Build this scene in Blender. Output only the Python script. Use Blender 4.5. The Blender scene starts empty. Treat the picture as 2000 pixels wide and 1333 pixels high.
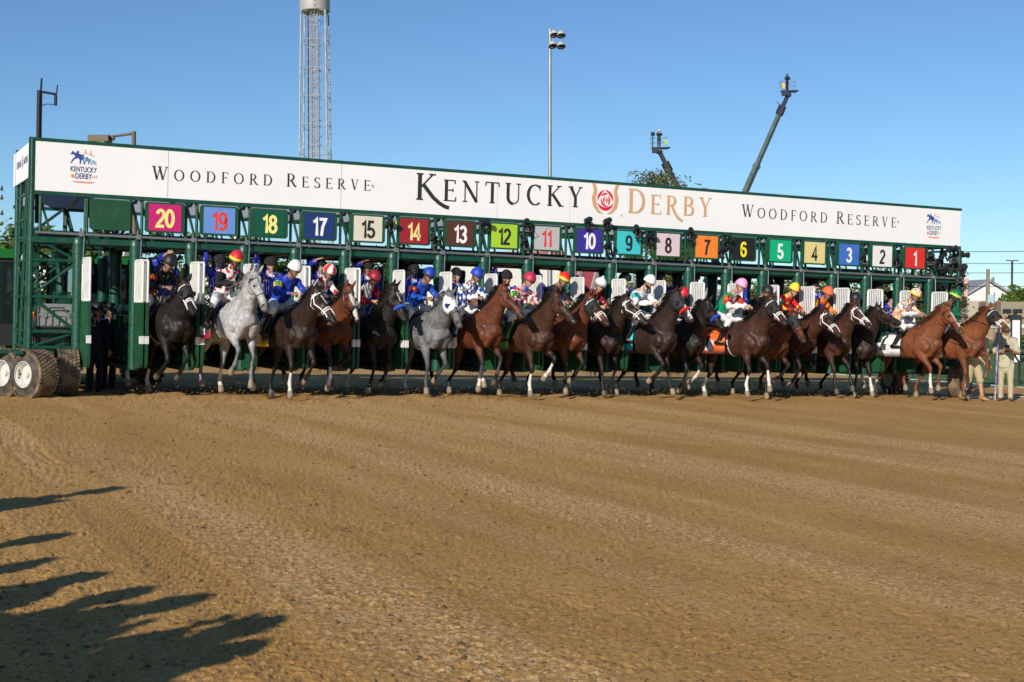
import bpy, bmesh, math, random
import numpy as np
from mathutils import Vector, Matrix
S = bpy.context.scene
R = math.radians
# ---------------------------------------------------------------- camera, world, sun, exposure
cam_d = bpy.data.cameras.new("camera"); cam = bpy.data.objects.new("camera", cam_d)
S.collection.objects.link(cam); S.camera = cam
cam_d.sensor_width = 36; cam_d.lens = 36*2667/2000; cam_d.clip_end = 5000; cam_d.clip_start = .05
cam.location = (0, 0, 1.68); cam.rotation_euler = (R(90) - math.atan(71.5/2667), 0, 0)
SUN_EL, SUN_AZ = R(22), R(24)       # light travels (sin az, cos az)
W = bpy.data.worlds.new("World"); S.world = W; W.use_nodes = True
nt = W.node_tree; bg = nt.nodes["Background"]; sky = nt.nodes.new("ShaderNodeTexSky")
sky.sky_type = 'NISHITA'; sky.sun_disc = False; sky.sun_elevation = SUN_EL
sky.sun_rotation = SUN_AZ + math.pi; sky.air_density = .8; sky.dust_density = .0; sky.ozone_density = 2.5; sky.altitude = 0
hsv = nt.nodes.new("ShaderNodeMix"); hsv.data_type = 'RGBA'; hsv.blend_type = 'MULTIPLY'; hsv.inputs["Factor"].default_value = 1
nt.links.new(sky.outputs[0], hsv.inputs["A"]); hsv.inputs["B"].default_value = (.78, 1.0, 1.18, 1); nt.links.new(hsv.outputs["Result"], bg.inputs[0]); bg.inputs[1].default_value = .090
sd = bpy.data.lights.new("sun", 'SUN'); sd.energy = 5.0; sd.angle = R(.5); sd.color = (1, .92, .80)
sun = bpy.data.objects.new("sun", sd); S.collection.objects.link(sun)
sl = Vector((math.sin(SUN_AZ)*math.cos(SUN_EL), math.cos(SUN_AZ)*math.cos(SUN_EL), -math.sin(SUN_EL)))
sun.rotation_euler = sl.to_track_quat('-Z', 'Y').to_euler(); sun.location = (-10, -10, 20)
S.view_settings.view_transform = 'Standard'; S.view_settings.look = 'None'
S.view_settings.exposure = 0.0; S.view_settings.gamma = 1
# ---------------------------------------------------------------- helpers
rng = random.Random(7); nr = np.random.RandomState(5)
def V(*a): return np.array(a, float)
def unit(v): v = np.asarray(v, float); return v/(np.linalg.norm(v)+1e-12)
def hash3(i, j, k, s=0):
    n = (i*374761393 + j*668265263 + k*1274126177 + s*974634777) & 0xffffffff
    n = ((n ^ (n >> 13))*1274126177) & 0xffffffff
    return ((n ^ (n >> 16)) & 0xffff)/65535.
def vnoise(P, f=1., s=0):
    P = np.asarray(P, float)*f; I = np.floor(P).astype(np.int64); F = P-I; F = F*F*(3-2*F)
    o = 0
    for a in (0, 1):
        for b in (0, 1):
            for c in (0, 1):
                w = (F[:, 0] if a else 1-F[:, 0])*(F[:, 1] if b else 1-F[:, 1])*(F[:, 2] if c else 1-F[:, 2])
                o = o + w*hash3(I[:, 0]+a, I[:, 1]+b, I[:, 2]+c, s)
    return o
def fbm(P, f, n=4, s=0):
    o = 0; a = 1; t = 0
    for k in range(n): o = o+a*vnoise(P, f*2**k, s+k); t += a; a *= .5
    return o/t
MATS = {}
def mat(name, col, rough=.6, metal=0, bump=0, bscale=40, var=0, vscale=6, spec=.5, attr=False, col2=None, coat=0, emit=None, trans=0, rvar=0, dust=None):
    if name in MATS: return MATS[name]
    m = bpy.data.materials.new(name); m.use_nodes = True; n = m.node_tree.nodes; l = m.node_tree.links
    b = n["Principled BSDF"]; b.inputs["Roughness"].default_value = rough; b.inputs["Metallic"].default_value = metal
    b.inputs["Specular IOR Level"].default_value = spec; b.inputs["Base Color"].default_value = (*col, 1)
    if coat: b.inputs["Coat Weight"].default_value = coat; b.inputs["Coat Roughness"].default_value = .1
    if trans: b.inputs["Transmission Weight"].default_value = trans
    tc = n.new("ShaderNodeTexCoord"); src = None
    if attr:
        at = n.new("ShaderNodeAttribute"); at.attribute_name = "Col"; src = at.outputs["Color"]
    if var or col2:
        nz = n.new("ShaderNodeTexNoise"); nz.inputs["Scale"].default_value = vscale; nz.inputs["Detail"].default_value = 6
        nz.inputs["Roughness"].default_value = .65; l.new(tc.outputs["Object"], nz.inputs["Vector"])
        mx = n.new("ShaderNodeMix"); mx.data_type = 'RGBA'; mx.blend_type = 'MIX' if col2 else 'MULTIPLY'
        cr = n.new("ShaderNodeValToRGB"); l.new(nz.outputs[0], cr.inputs[0])
        if col2:
            cr.color_ramp.elements[0].position = .4; cr.color_ramp.elements[1].position = .62
            l.new(cr.outputs[0], mx.inputs["Factor"]); mx.inputs["A"].default_value = (*col, 1); mx.inputs["B"].default_value = (*col2, 1)
        else:
            cr.color_ramp.elements[0].position = .3; cr.color_ramp.elements[1].position = .7
            v = 1-var; cr.color_ramp.elements[0].color = (v, v, v, 1); cr.color_ramp.elements[1].color = (1, 1, 1, 1)
            mx.inputs["Factor"].default_value = 1; l.new(cr.outputs[0], mx.inputs["B"])
            if src: l.new(src, mx.inputs["A"])
            else: mx.inputs["A"].default_value = (*col, 1)
        src = mx.outputs["Result"]
    if dust:
        nd = n.new("ShaderNodeTexNoise"); nd.inputs["Scale"].default_value = dust[1]; nd.inputs["Detail"].default_value = 8; nd.inputs["Roughness"].default_value = .75; l.new(tc.outputs["Object"], nd.inputs["Vector"])
        rd = n.new("ShaderNodeMapRange"); rd.inputs[1].default_value = .52; rd.inputs[2].default_value = .72; rd.inputs[4].default_value = dust[2]; l.new(nd.outputs[0], rd.inputs[0])
        md_ = n.new("ShaderNodeMix"); md_.data_type = 'RGBA'; l.new(rd.outputs[0], md_.inputs["Factor"]); md_.inputs["B"].default_value = (*dust[0], 1)
        if src: l.new(src, md_.inputs["A"])
        else: md_.inputs["A"].default_value = (*col, 1)
        src = md_.outputs["Result"]
    if rvar:
        nr_ = n.new("ShaderNodeTexNoise"); nr_.inputs["Scale"].default_value = 13; nr_.inputs["Detail"].default_value = 7; nr_.inputs["Roughness"].default_value = .7; l.new(tc.outputs["Object"], nr_.inputs["Vector"])
        rr_ = n.new("ShaderNodeMapRange"); rr_.inputs[1].default_value = .35; rr_.inputs[2].default_value = .65; rr_.inputs[3].default_value = rough-rvar; rr_.inputs[4].default_value = rough+rvar; l.new(nr_.outputs[0], rr_.inputs[0]); l.new(rr_.outputs[0], b.inputs["Roughness"])
    if src: l.new(src, b.inputs["Base Color"])
    if bump:
        n2 = n.new("ShaderNodeTexNoise"); n2.inputs["Scale"].default_value = bscale; n2.inputs["Detail"].default_value = 5
        l.new(tc.outputs["Object"], n2.inputs["Vector"])
        bp = n.new("ShaderNodeBump"); bp.inputs["Strength"].default_value = bump; bp.inputs["Distance"].default_value = .02
        l.new(n2.outputs[0], bp.inputs["Height"]); l.new(bp.outputs[0], b.inputs["Normal"])
    if emit: b.inputs["Emission Color"].default_value = (*emit, 1); b.inputs["Emission Strength"].default_value = 1
    MATS[name] = m; return m
def tag(o, label=None, cat=None, group=None, kind=None):
    if label: o["label"] = label
    if cat: o["category"] = cat
    if group: o["group"] = group
    if kind: o["kind"] = kind
    return o
def empty(name, M=None, label=None, cat=None, group=None):
    o = bpy.data.objects.new(name, None); S.collection.objects.link(o); o.empty_display_size = .2
    if M is not None: o.matrix_world = M
    return tag(o, label, cat, group)
def link(name, me, parent=None, M=None, mats=()):
    o = bpy.data.objects.new(name, me); S.collection.objects.link(o)
    for m in mats: me.materials.append(m)
    if parent: o.parent = parent
    if M is not None: o.matrix_local = M
    return o
def npmesh(name, Vt, F, smooth=False, col=None):
    me = bpy.data.meshes.new(name)
    me.from_pydata([tuple(map(float, v)) for v in Vt] if not isinstance(Vt, np.ndarray) else Vt.tolist(), [], F if isinstance(F, list) else F.tolist())
    if smooth: me.polygons.foreach_set("use_smooth", [True]*len(me.polygons))
    if col is not None: setcol(me, col)
    me.update(); return me
def setcol(me, col):
    c = np.ones((len(me.vertices), 4), np.float32); c[:, :3] = col
    a = me.color_attributes.new("Col", 'FLOAT_COLOR', 'POINT'); a.data.foreach_set("color", c.ravel())
class MB:
    def __init__(s): s.v = []; s.f = []; s.mi = []; s.cur = 0; s.T = None
    def add(s, P, F):
        k = len(s.v); 
        for p in P:
            s.v.append(tuple(p) if s.T is None else tuple(s.T @ Vector(p)))
        for f in F: s.f.append([i+k for i in f]); s.mi.append(s.cur)
    def box(s, a, b, rot=None, c=None):
        x0, y0, z0 = a; x1, y1, z1 = b
        P = [(x, y, z) for x in (x0, x1) for y in (y0, y1) for z in (z0, z1)]
        F = [(0, 1, 3, 2), (4, 6, 7, 5), (0, 4, 5, 1), (2, 3, 7, 6), (0, 2, 6, 4), (1, 5, 7, 3)]
        s.add(P, F)
    def tube(s, pts, r, n=8, cap=True, side=None, rb=None):
        P, F = tube_geo(pts, r, n, cap, side, rb); s.add(P, F)
    def cyl(s, c, r, h, n=16, axis=(0, 0, 1), r2=None):
        c = V(*c); a = unit(axis); s.tube([c, c+a*h], [r, r if r2 is None else r2], n)
    def poly(s, pts, t, ax='y', y=0.):      # extruded xz polygon, front at y, back at y+t
        n = len(pts); P = [(p[0], y, p[1]) for p in pts]+[(p[0], y+t, p[1]) for p in pts]
        F = [list(range(n)), list(range(2*n-1, n-1, -1))]+[[i, i+n, (i+1) % n+n, (i+1) % n] for i in range(n)]
        s.add(P, F)
    def sphere(s, c, r, n=10, m=6, sc=(1, 1, 1)):
        P = [(c[0], c[1], c[2]-r*sc[2])]; F = []
        for j in range(1, m):
            th = math.pi*j/m
            for i in range(n):
                ph = 2*math.pi*i/n
                P.append((c[0]+r*sc[0]*math.sin(th)*math.cos(ph), c[1]+r*sc[1]*math.sin(th)*math.sin(ph), c[2]-r*sc[2]*math.cos(th)))
        P.append((c[0], c[1], c[2]+r*sc[2]))
        for i in range(n): F.append((0, 1+(i+1) % n, 1+i)); F.append((len(P)-1, 1+(m-2)*n+i, 1+(m-2)*n+(i+1) % n))
        for j in range(m-2):
            for i in range(n): a = 1+j*n; F.append((a+i, a+(i+1) % n, a+n+(i+1) % n, a+n+i))
        s.add(P, F)
    def build(s, name, m, parent=None, smooth=False, M=None):
        me = bpy.data.meshes.new(name); me.from_pydata(s.v, [], s.f)
        mats = m if isinstance(m, (list, tuple)) else [m]
        o = link(name, me, parent, M, mats)
        if len(mats) > 1: me.polygons.foreach_set("material_index", s.mi)
        if smooth:
            me.polygons.foreach_set("use_smooth", [True]*len(me.polygons)); me.set_sharp_from_angle(angle=R(40))
        me.update(); return o
def tube_geo(pts, r, n=8, cap=True, side=None, rb=None, round_=False):
    pts = [np.asarray(p, float) for p in pts]; m = len(pts)
    r = [r]*m if np.isscalar(r) else list(r); rb = r if rb is None else ([rb]*m if np.isscalar(rb) else list(rb))
    T = []
    for i in range(m):
        a = pts[max(i-1, 0)]; b = pts[min(i+1, m-1)]
        if 0 < i < m-1: t = unit(pts[i]-a)+unit(b-pts[i])
        else: t = b-a
        T.append(unit(t))
    if side is None:
        ref = V(0, 0, 1) if abs(T[0][2]) < .9 else V(1, 0, 0)
        B = unit(np.cross(T[0], ref))
    else: B = np.asarray(side, float)
    rings = []
    for i in range(m):
        Bi = unit(B-T[i]*np.dot(B, T[i])); A = np.cross(Bi, T[i])
        if side is None: B = Bi
        rings.append((pts[i], A*r[i], Bi*rb[i], T[i]))
    if round_:
        def capr(c, A, B_, t, sg):
            q = (np.linalg.norm(A)+np.linalg.norm(B_))/2
            return [(c+t*sg*q*k, A*math.sqrt(1-k*k), B_*math.sqrt(1-k*k), t) for k in (.5, .85)]
        e0 = capr(*rings[0], -1); e1 = capr(*rings[-1], 1)
        rings = e0[::-1]+rings+e1
    P = []; F = []
    for c, A, B_, t in rings:
        for k in range(n):
            a = 2*math.pi*k/n; P.append(c+A*math.cos(a)+B_*math.sin(a))
    for i in range(len(rings)-1):
        for k in range(n): F.append((i*n+k, i*n+(k+1) % n, (i+1)*n+(k+1) % n, (i+1)*n+k))
    if cap: F.append(tuple(range(n-1, -1, -1))); q = (len(rings)-1)*n; F.append(tuple(q+k for k in range(n)))
    return P, F
class Vol(MB):
    """closed overlapping volumes fused into one skin"""
    def t(s, pts, r, rb=None, side=None, n=14): P, F = tube_geo(pts, r, n, True, side, rb, True); s.add(P, F)
    def fuse(s, vox, smooth=4, fac=.5):
        me = bpy.data.meshes.new("tmp"); me.from_pydata(s.v, [], s.f)
        o = bpy.data.objects.new("tmp", me); S.collection.objects.link(o)
        r = o.modifiers.new("r", 'REMESH'); r.mode = 'VOXEL'; r.voxel_size = vox
        if smooth: q = o.modifiers.new("s", 'SMOOTH'); q.factor = fac; q.iterations = smooth
        dg = bpy.context.evaluated_depsgraph_get(); out = bpy.data.meshes.new_from_object(o.evaluated_get(dg))
        bpy.data.objects.remove(o); bpy.data.meshes.remove(me)
        out.polygons.foreach_set("use_smooth", [True]*len(out.polygons)); return out
def coords(me):
    c = np.empty(len(me.vertices)*3, np.float32); me.vertices.foreach_get("co", c); return c.reshape(-1, 3).astype(float)
def bezier(p0, p1, p2, n):
    t = np.linspace(0, 1, n)[:, None]; return (1-t)**2*p0+2*t*(1-t)*p1+t*t*p2
# ---------------------------------------------------------------- layout frames
ux = unit(V(.896, .4435, -.0266)); vy = unit(V(-.4435, .896, 0)); wz = np.cross(ux, vy)
P0 = V(9.755, 33.1, -.62)
G = Matrix(((ux[0], vy[0], wz[0], P0[0]), (ux[1], vy[1], wz[1], P0[1]), (ux[2], vy[2], wz[2], P0[2]), (0, 0, 0, 1)))
def zg(x): return .065 - .0043*x             # ground height in the gate frame
def Gp(x, y, z): return P0+ux*x+vy*y+wz*z
def ground_z(X, Y):                           # world ground height of the track plane
    d = np.stack([X-P0[0], Y-P0[1]], -1); h = unit(V(ux[0], ux[1])); x = d@h
    z = P0[2] + x*(ux[2]) + .065-.0043*x
    return z
FW = V(0, math.cos(cam.rotation_euler.x-R(90)), math.sin(cam.rotation_euler.x-R(90))); UP = V(0, -FW[2], FW[1])
def at(px, py, Y):                            # world point seen at photo pixel at distance Y
    d = FW + V(1, 0, 0)*(px-1000)/2667 - UP*(py-666.5)/2667
    return V(0, 0, 1.68)+d*(Y/d[1])
def add_text_mesh(txt, size, bold=0, sx=1., ext=0.0):
    c = bpy.data.curves.new("t", 'FONT'); c.body = txt; c.size = size; c.offset = bold; c.extrude = ext
    c.align_x = 'CENTER'; c.align_y = 'CENTER'; c.resolution_u = 4
    o = bpy.data.objects.new("t", c); S.collection.objects.link(o); o.scale = (sx, 1, 1)
    dg = bpy.context.evaluated_depsgraph_get(); me = bpy.data.meshes.new_from_object(o.evaluated_get(dg))
    bpy.data.objects.remove(o); bpy.data.curves.remove(c)
    me.transform(Matrix.Diagonal((sx, 1, 1, 1))); return me
def text_obj(name, txt, size, m, parent, bold=0, sx=1., ext=0., M=None):
    me = add_text_mesh(txt, size, bold, sx, ext); me.materials.clear(); return link(name, me, parent, M, [m])
# ---------------------------------------------------------------- lettering drawn as strokes
def arc(cx, cy, rx, ry, a0, a1, n=14): return [(cx+rx*math.cos(R(a)), cy+ry*math.sin(R(a))) for a in np.linspace(a0, a1, n)]
DIG = {'0': (.56, [arc(.28, .5, .21, .42, 90, 450, 28)]), '1': (.42, [[(.06, .74), (.20, .80), (.30, .93), (.30, .0)]]),
 '2': (.56, [arc(.28, .68, .2, .24, 170, -20, 14)+[(.40, .50), (.12, .18), (.08, .075), (.50, .075)]]),
 '3': (.56, [arc(.27, .71, .19, .215, 160, -90, 14)+[(.24, .505)], [(.24, .505)]+arc(.27, .28, .21, .225, 90, -165, 16)]),
 '4': (.56, [[(.38, .0), (.38, .93), (.05, .27), (.54, .27)]]), '5': (.56, [[(.47, .925), (.15, .925), (.10, .50)]+arc(.27, .30, .215, .235, 125, -165, 16)]),
 '6': (.56, [arc(.29, .62, .22, .305, 35, 180, 12)+arc(.28, .32, .21, .25, 180, 540, 22)]), '7': (.52, [[(.04, .92), (.47, .92), (.27, .5), (.2, .0)]]),
 '8': (.56, [arc(.28, .715, .175, .205, 0, 360, 22), arc(.28, .28, .21, .22, 0, 360, 22)]), '9': (.56, [arc(.27, .31, .22, .235, -145, 0, 10)+arc(.28, .66, .21, .26, 0, 360, 22)])}
def ribbon(pts, wf):
    pts = [V(*p) for p in pts]; n = len(pts); closed = np.linalg.norm(pts[0]-pts[-1]) < 1e-6; P = []; F = []
    for i in range(n):
        if closed: a = pts[i-1 if i > 0 else n-2]; b = pts[i+1 if i < n-1 else 1]
        else: a = pts[max(0, i-1)]; b = pts[min(n-1, i+1)]
        d0 = unit(pts[i]-a) if np.linalg.norm(pts[i]-a) > 0 else unit(b-pts[i]); d1 = unit(b-pts[i]) if np.linalg.norm(b-pts[i]) > 0 else d0
        t = unit(d0+d1); nrm = V(-t[1], t[0]); k = 1/max(.55, float(np.dot(nrm, V(-d0[1], d0[0])))); w = wf(d0 if i else d1)*.5*k
        P += [pts[i]+nrm*w, pts[i]-nrm*w]
    for i in range(n-1): F.append((2*i, 2*i+1, 2*i+3, 2*i+2))
    return P, F
TH, TN = .115, .045
def sf(x, y=0, w=.13, h=None): return [(x-w, y), (x+w, y)]
def serif_font():
    g = {}; hi = 1-TN/2; lo = TN/2; m = .5
    g['E'] = (.66, [('s', [(.15, 0), (.15, 1)]), ('t', [(.03, lo), (.58, lo)]), ('t', [(.03, hi), (.55, hi)]), ('t', [(.15, .52), (.46, .52)]), ('t', [(.59, 0), (.60, .20)]), ('t', [(.55, 1), (.56, .82)]), ('t', [(.46, .44), (.46, .60)])])
    g['F'] = (.62, [('s', [(.15, 0), (.15, 1)]), ('t', [(.03, lo), (.28, lo)]), ('t', [(.03, hi), (.55, hi)]), ('t', [(.15, .50), (.44, .50)]), ('t', [(.55, 1), (.56, .80)]), ('t', [(.44, .42), (.44, .58)])])
    g['N'] = (.86, [('t', [(.14, 0), (.14, .95)]), ('s', [(.10, .98), (.70, .02)]), ('t', [(.70, 0), (.70, 1)]), ('t', sf(.14, lo, .11)), ('t', sf(.70, hi, .11)), ('t', [(.0, hi), (.16, hi)])])
    g['T'] = (.72, [('s', [(.35, 0), (.35, 1)]), ('t', [(.03, hi), (.67, hi)]), ('t', sf(.35, lo)), ('t', [(.02, .80), (.04, 1)]), ('t', [(.68, .80), (.66, 1)])])
    g['U'] = (.84, [('s', [(.16, 1), (.16, .35)]+arc(.42, .32, .26, .30, 180, 270, 8)), ('t', arc(.42, .32, .26, .30, 270, 360, 8)+[(.68, 1)]), ('t', sf(.16, hi)), ('t', sf(.68, hi, .11))])
    g['C'] = (.78, [('v', arc(.43, .5, .35, .475, 50, 310, 22)), ('t', [(.67, .98), (.67, .74)])])
    g['O'] = (.90, [('v', arc(.43, .5, .36, .475, 0, 360, 34))])
    g['D'] = (.84, [('s', [(.15, 0), (.15, 1)]), ('v', [(.10, hi), (.32, hi)]+arc(.34, .5, .37, .475, 90, -90, 18)+[(.10, lo)]), ('t', [(.03, hi), (.15, hi)]), ('t', [(.03, lo), (.15, lo)])])
    g['B'] = (.70, [('s', [(.15, 0), (.15, 1)]), ('v', [(.05, hi), (.28, hi)]+arc(.30, .755, .22, .22, 90, -90, 12)+[(.15, .53)]), ('v', [(.15, .53), (.30, .53)]+arc(.32, .275, .26, .25, 90, -90, 12)+[(.05, lo)])])
    g['R'] = (.76, [('s', [(.15, 0), (.15, 1)]), ('v', [(.05, hi), (.28, hi)]+arc(.31, .74, .22, .235, 90, -90, 12)+[(.15, .50)]), ('s', [(.34, .50), (.58, .12), (.72, .01)]), ('t', sf(.15, lo))])
    g['S'] = (.60, [('v', arc(.29, .74, .20, .23, 50, 200, 10)+[(.18, .60), (.40, .46)]+arc(.29, .26, .22, .235, 35, -145, 12)), ('t', [(.48, .98), (.48, .78)]), ('t', [(.08, .02), (.08, .24)])])
    g['V'] = (.78, [('s', [(.14, 1), (.38, .02)]), ('t', [(.39, .02), (.64, 1)]), ('t', sf(.14, hi)), ('t', sf(.64, hi, .10))])
    g['W'] = (1.14, [('s', [(.14, 1), (.36, .02)]), ('t', [(.36, .02), (.56, .96)]), ('s', [(.52, 1), (.76, .02)]), ('t', [(.76, .02), (1.0, 1)]), ('t', sf(.14, hi)), ('t', sf(.54, hi)), ('t', sf(1.0, hi, .10))])
    g['Y'] = (.76, [('s', [(.13, 1), (.38, .46)]), ('t', [(.38, .46), (.64, 1)]), ('s', [(.38, .48), (.38, 0)]), ('t', sf(.13, hi)), ('t', sf(.64, hi, .10)), ('t', sf(.38, lo))])
    g['K'] = (.84, [('s', [(.15, 0), (.15, 1)]), ('t', [(.15, .44), (.64, .98)]), ('s', [(.30, .56), (.70, .02)]), ('t', sf(.15, hi)), ('t', sf(.15, lo)), ('t', sf(.62, hi)), ('t', sf(.72, lo))])
    g['k'] = (.84, [('s', [(.15, 0), (.15, 1)]), ('t', [(.15, .44), (.64, .98)]), ('s', [(.30, .56), (.66, .12), (.90, -.08), (1.12, -.20), (1.28, -.24)]), ('t', sf(.15, hi)), ('t', sf(.15, lo)), ('t', sf(.62, hi))])
    g['r'] = (.76, [g['R'][1][0], g['R'][1][1], ('s', [(.34, .50), (.50, .16), (.68, -.10), (.86, -.24), (1.0, -.28)]), ('t', sf(.15, lo))])
    return g
SERIF = serif_font()
def stroke_text(items, parent, name, m, y=-.024, font=None, w=None, depth=0.):
    """items: list of (char, x, z, height, xscale, weight) -> one lettering mesh in the gate plane"""
    if name == 'letter' and len(items) > 1:
        for it_ in items: stroke_text([it_], parent, name, m, y)
        return
    b = MB(); n = 0
    for ch, x, z, h, sx, wt in items:
        if font == 'digit':
            for p in DIG[ch][1]:
                P, F = ribbon([(q[0]*sx, q[1]) for q in p], lambda d: w); b.add([(x+q[0]*h, y-.0004*n, z+q[1]*h) for q in P], F); n += 1
        else:
            for kind, p in SERIF[ch][1]:
                wf = {'s': lambda d: TH*wt, 't': lambda d: TN*wt, 'v': lambda d: (TN+(TH-TN)*abs(d[1])**1.3)*wt}[kind]
                P, F = ribbon(p, wf); b.add([(x+q[0]*h*sx, y-.0002*n, z+q[1]*h) for q in P], F); n += 1
    return b.build(name, m, parent)
XS = 1.08
def layout(txt, x0, x1, z0, z1, big, small, wt=1.):
    """small-capital setting of txt between x0 and x1, baseline from z0 to z1"""
    ws = []
    for k, ch in enumerate(txt):
        if ch == ' ': ws.append(.34*small); continue
        h = big if (k == 0 or txt[k-1] == ' ') else small; ws.append(SERIF[ch][0]*h*XS)
    tot = sum(ws); sp = (x1-x0-tot)/max(1, len(txt)-1); x = x0; out = []
    for k, ch in enumerate(txt):
        h = big if (k == 0 or txt[k-1] == ' ') else small
        if ch != ' ': out.append((ch, x, z0+(z1-z0)*(x-x0)/(x1-x0), h, XS, wt))
        x += ws[k]+sp
    return out
def digits(txt, xc, zc, h, wid, parent, name, m, y, sx=1.):
    tw = sum(DIG[c][0]*sx for c in txt)+.06*(len(txt)-1)*0; x = xc-tw*h/2; it = []
    for c in txt: it.append((c, x, zc-h/2, h, sx, 1)); x += DIG[c][0]*sx*h
    return stroke_text(it, parent, name, m, y, 'digit', wid)
# ---------------------------------------------------------------- horses
def colmix(a, b, t): t = np.clip(t, 0, 1)[:, None]; return a*(1-t)+b*t
def seg_near(P, segs):
    D = []; Tt = []
    for a, b in segs:
        a = np.asarray(a); d = np.asarray(b)-a; t = np.clip(((P-a)@d)/(d@d), 0, 1); D.append(np.linalg.norm(P-a-t[:, None]*d, axis=1)); Tt.append(t)
    D = np.array(D); Tt = np.array(Tt); k = D.argmin(0); return k, Tt[k, np.arange(len(P))], D.min(0)
def rotz(v, a): c, s = math.cos(a), math.sin(a); return V(v[0]*c-v[1]*s, v[0]*s+v[1]*c, v[2])
def sag(a): a = R(a); return V(math.sin(a), 0, -math.cos(a))       # direction from an angle off straight down, forward positive
COATS = dict(black=((.016, .012, .011), (.008, .007, .007), (.006, .005, .005)),
             brown=((.028, .014, .010), (.012, .009, .008), (.007, .006, .006)),
             bay=((.135, .038, .016), (.014, .013, .011), (.007, .006, .006)),
             dbay=((.060, .021, .012), (.014, .010, .009), (.007, .006, .006)),
             chest=((.20, .062, .022), (.15, .05, .02), (.10, .035, .015)),
             grey=((.42, .42, .42), (.20, .20, .21), (.35, .35, .35)),
             dgrey=((.16, .165, .175), (.07, .07, .075), (.10, .10, .11)))
TR = [(-1.02, 1.22, .10, .09), (-.94, 1.22, .20, .17), (-.80, 1.205, .27, .235), (-.60, 1.20, .285, .265), (-.40, 1.20, .265, .27), (-.15, 1.16, .265, .285),
      (.08, 1.13, .285, .285), (.28, 1.135, .325, .275), (.45, 1.14, .325, .26), (.60, 1.11, .285, .24), (.74, 1.08, .21, .20), (.82, 1.07, .13, .14)]
def trunk_at(x):
    X = [r[0] for r in TR]; return [float(np.interp(x, X, [r[k] for r in TR])) for k in (1, 2, 3)]
def make_horse(stall, label, coat, s, yaw=None, pitch=4, neck=48, nyaw=0, head=-50, hyaw=0, fr=(0, 0, 35), fl=(30, -50, -60), hr=(-35, -15, 10), hl=(10, -40, -10),
               socks='', blaze=0, bridle='black', hood=None, roll=None, cloth=None, num='', dx=0, lift=0, wraps=None, mane_f=1., neckl=.80, cloth_sub=None, strap=None):
    x0 = -stall*1.0+dx; rz_ = random.Random(stall+5)
    yaw = (13 if stall > 12 else 14 if stall > 7 else 9 if stall > 1 else 14)+rz_.uniform(-3, 3) if yaw is None else yaw; x0 -= .8*math.sin(R(yaw))-.06
    pitch += rz_.uniform(1, 4); nyaw = nyaw-yaw*.9; neck -= 7; neckl *= .95; hyaw *= .8; fl = (fl[0]*1.35, fl[1]*1.2, fl[2]); fr = fr if abs(fr[0]) > 11 else (14, -13, 12); lift += .03; hr = (hr[0]-6, hr[1]-6, hr[2]); hl = (hl[0]+10, hl[1]-14, hl[2]); neck += rz_.uniform(-4, 2)
    base = G @ Matrix.Translation((x0, -s+.75, zg(x0))) @ Matrix.Rotation(R(-90+yaw), 4, 'Z') @ Matrix.Scale(1.08, 4)
    A, Bc, MC = [np.array(c) for c in COATS[coat]]
    vol = Vol()
    pr = Matrix.Rotation(-R(pitch), 3, 'Y'); piv = V(-.6, 0, 1.0)
    def body(p): return piv+np.array(pr @ Vector(np.asarray(p, float)-piv))
    def bdir(d): return np.array(pr @ Vector(d))
    vol.t([body((r[0], 0, r[1])) for r in TR], [r[2] for r in TR], [r[3] for r in TR], side=(0, 1, 0), n=20)
    # withers, haunches, shoulders, pectorals
    vol.t([body((.12, 0, 1.36)), body((.36, 0, 1.42)), body((.5, 0, 1.38))], [.08, .10, .10], [.06, .07, .08], side=(0, 1, 0))
    vol.t([body((-.7, 0, 1.40)), body((-.5, 0, 1.42))], [.08, .08], [.12, .13], side=(0, 1, 0))
    for sy in (-1, 1):
        vol.t([body((.34, sy*.13, 1.36)), body((.52, sy*.205, 1.14)), body((.68, sy*.19, 1.0))], [.10, .16, .13], [.06, .08, .085], side=(0, 1, 0))
        vol.t([body((.76, sy*.095, 1.09)), body((.78, sy*.095, .97)), body((.68, sy*.11, .86))], [.095, .105, .075], [.09, .095, .075], side=(0, 1, 0))
        vol.t([body((-.45, sy*.16, 1.34)), body((-.66, sy*.17, 1.22)), body((-.82, sy*.14, 1.06))], [.12, .20, .15], [.10, .115, .09], side=(0, 1, 0))
    # neck
    nb = body((.50, 0, 1.16)); ne = R(neck+3+pitch*.5); ny = R(nyaw)
    nd = rotz(V(math.cos(ne), 0, math.sin(ne)), ny); poll = body((.60, 0, 1.30))+nd*neckl
    nd0 = unit(V(math.cos(ne-.15), 0, math.sin(ne-.15)))
    mid = nb+nd0*.52+V(0, 0, .03)
    npts = bezier(nb, mid, poll, 7); nside = rotz(V(0, 1, 0), ny*.6)
    vol.t(npts, [.30, .285, .25, .205, .17, .145, .125], [.225, .205, .17, .14, .115, .095, .08], side=nside, n=16)
    vol.t([body((.62, 0, 1.16)), npts[2]+V(.03, 0, -.06)], [.22, .16], [.18, .13], side=nside)
    # head
    hy = R(nyaw+hyaw); hp = R(head); hd = rotz(V(math.cos(hp), 0, math.sin(hp)), hy); hs = rotz(V(0, 1, 0), hy); hup = np.cross(hd, hs)
    HL = .65; HR = [(-.02, .09, .07), (.08, .125, .085), (.2, .142, .098), (.33, .135, .10), (.46, .105, .082), (.6, .083, .064), (.74, .073, .056), (.87, .075, .062), (.96, .066, .058), (1.0, .045, .045)]
    def hc(t):
        X = [q[0] for q in HR]; d = float(np.interp(t, X, [q[1] for q in HR])); w = float(np.interp(t, X, [q[2] for q in HR]))
        return poll+hd*(t*HL)+hup*(.06-d), d, w
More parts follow.
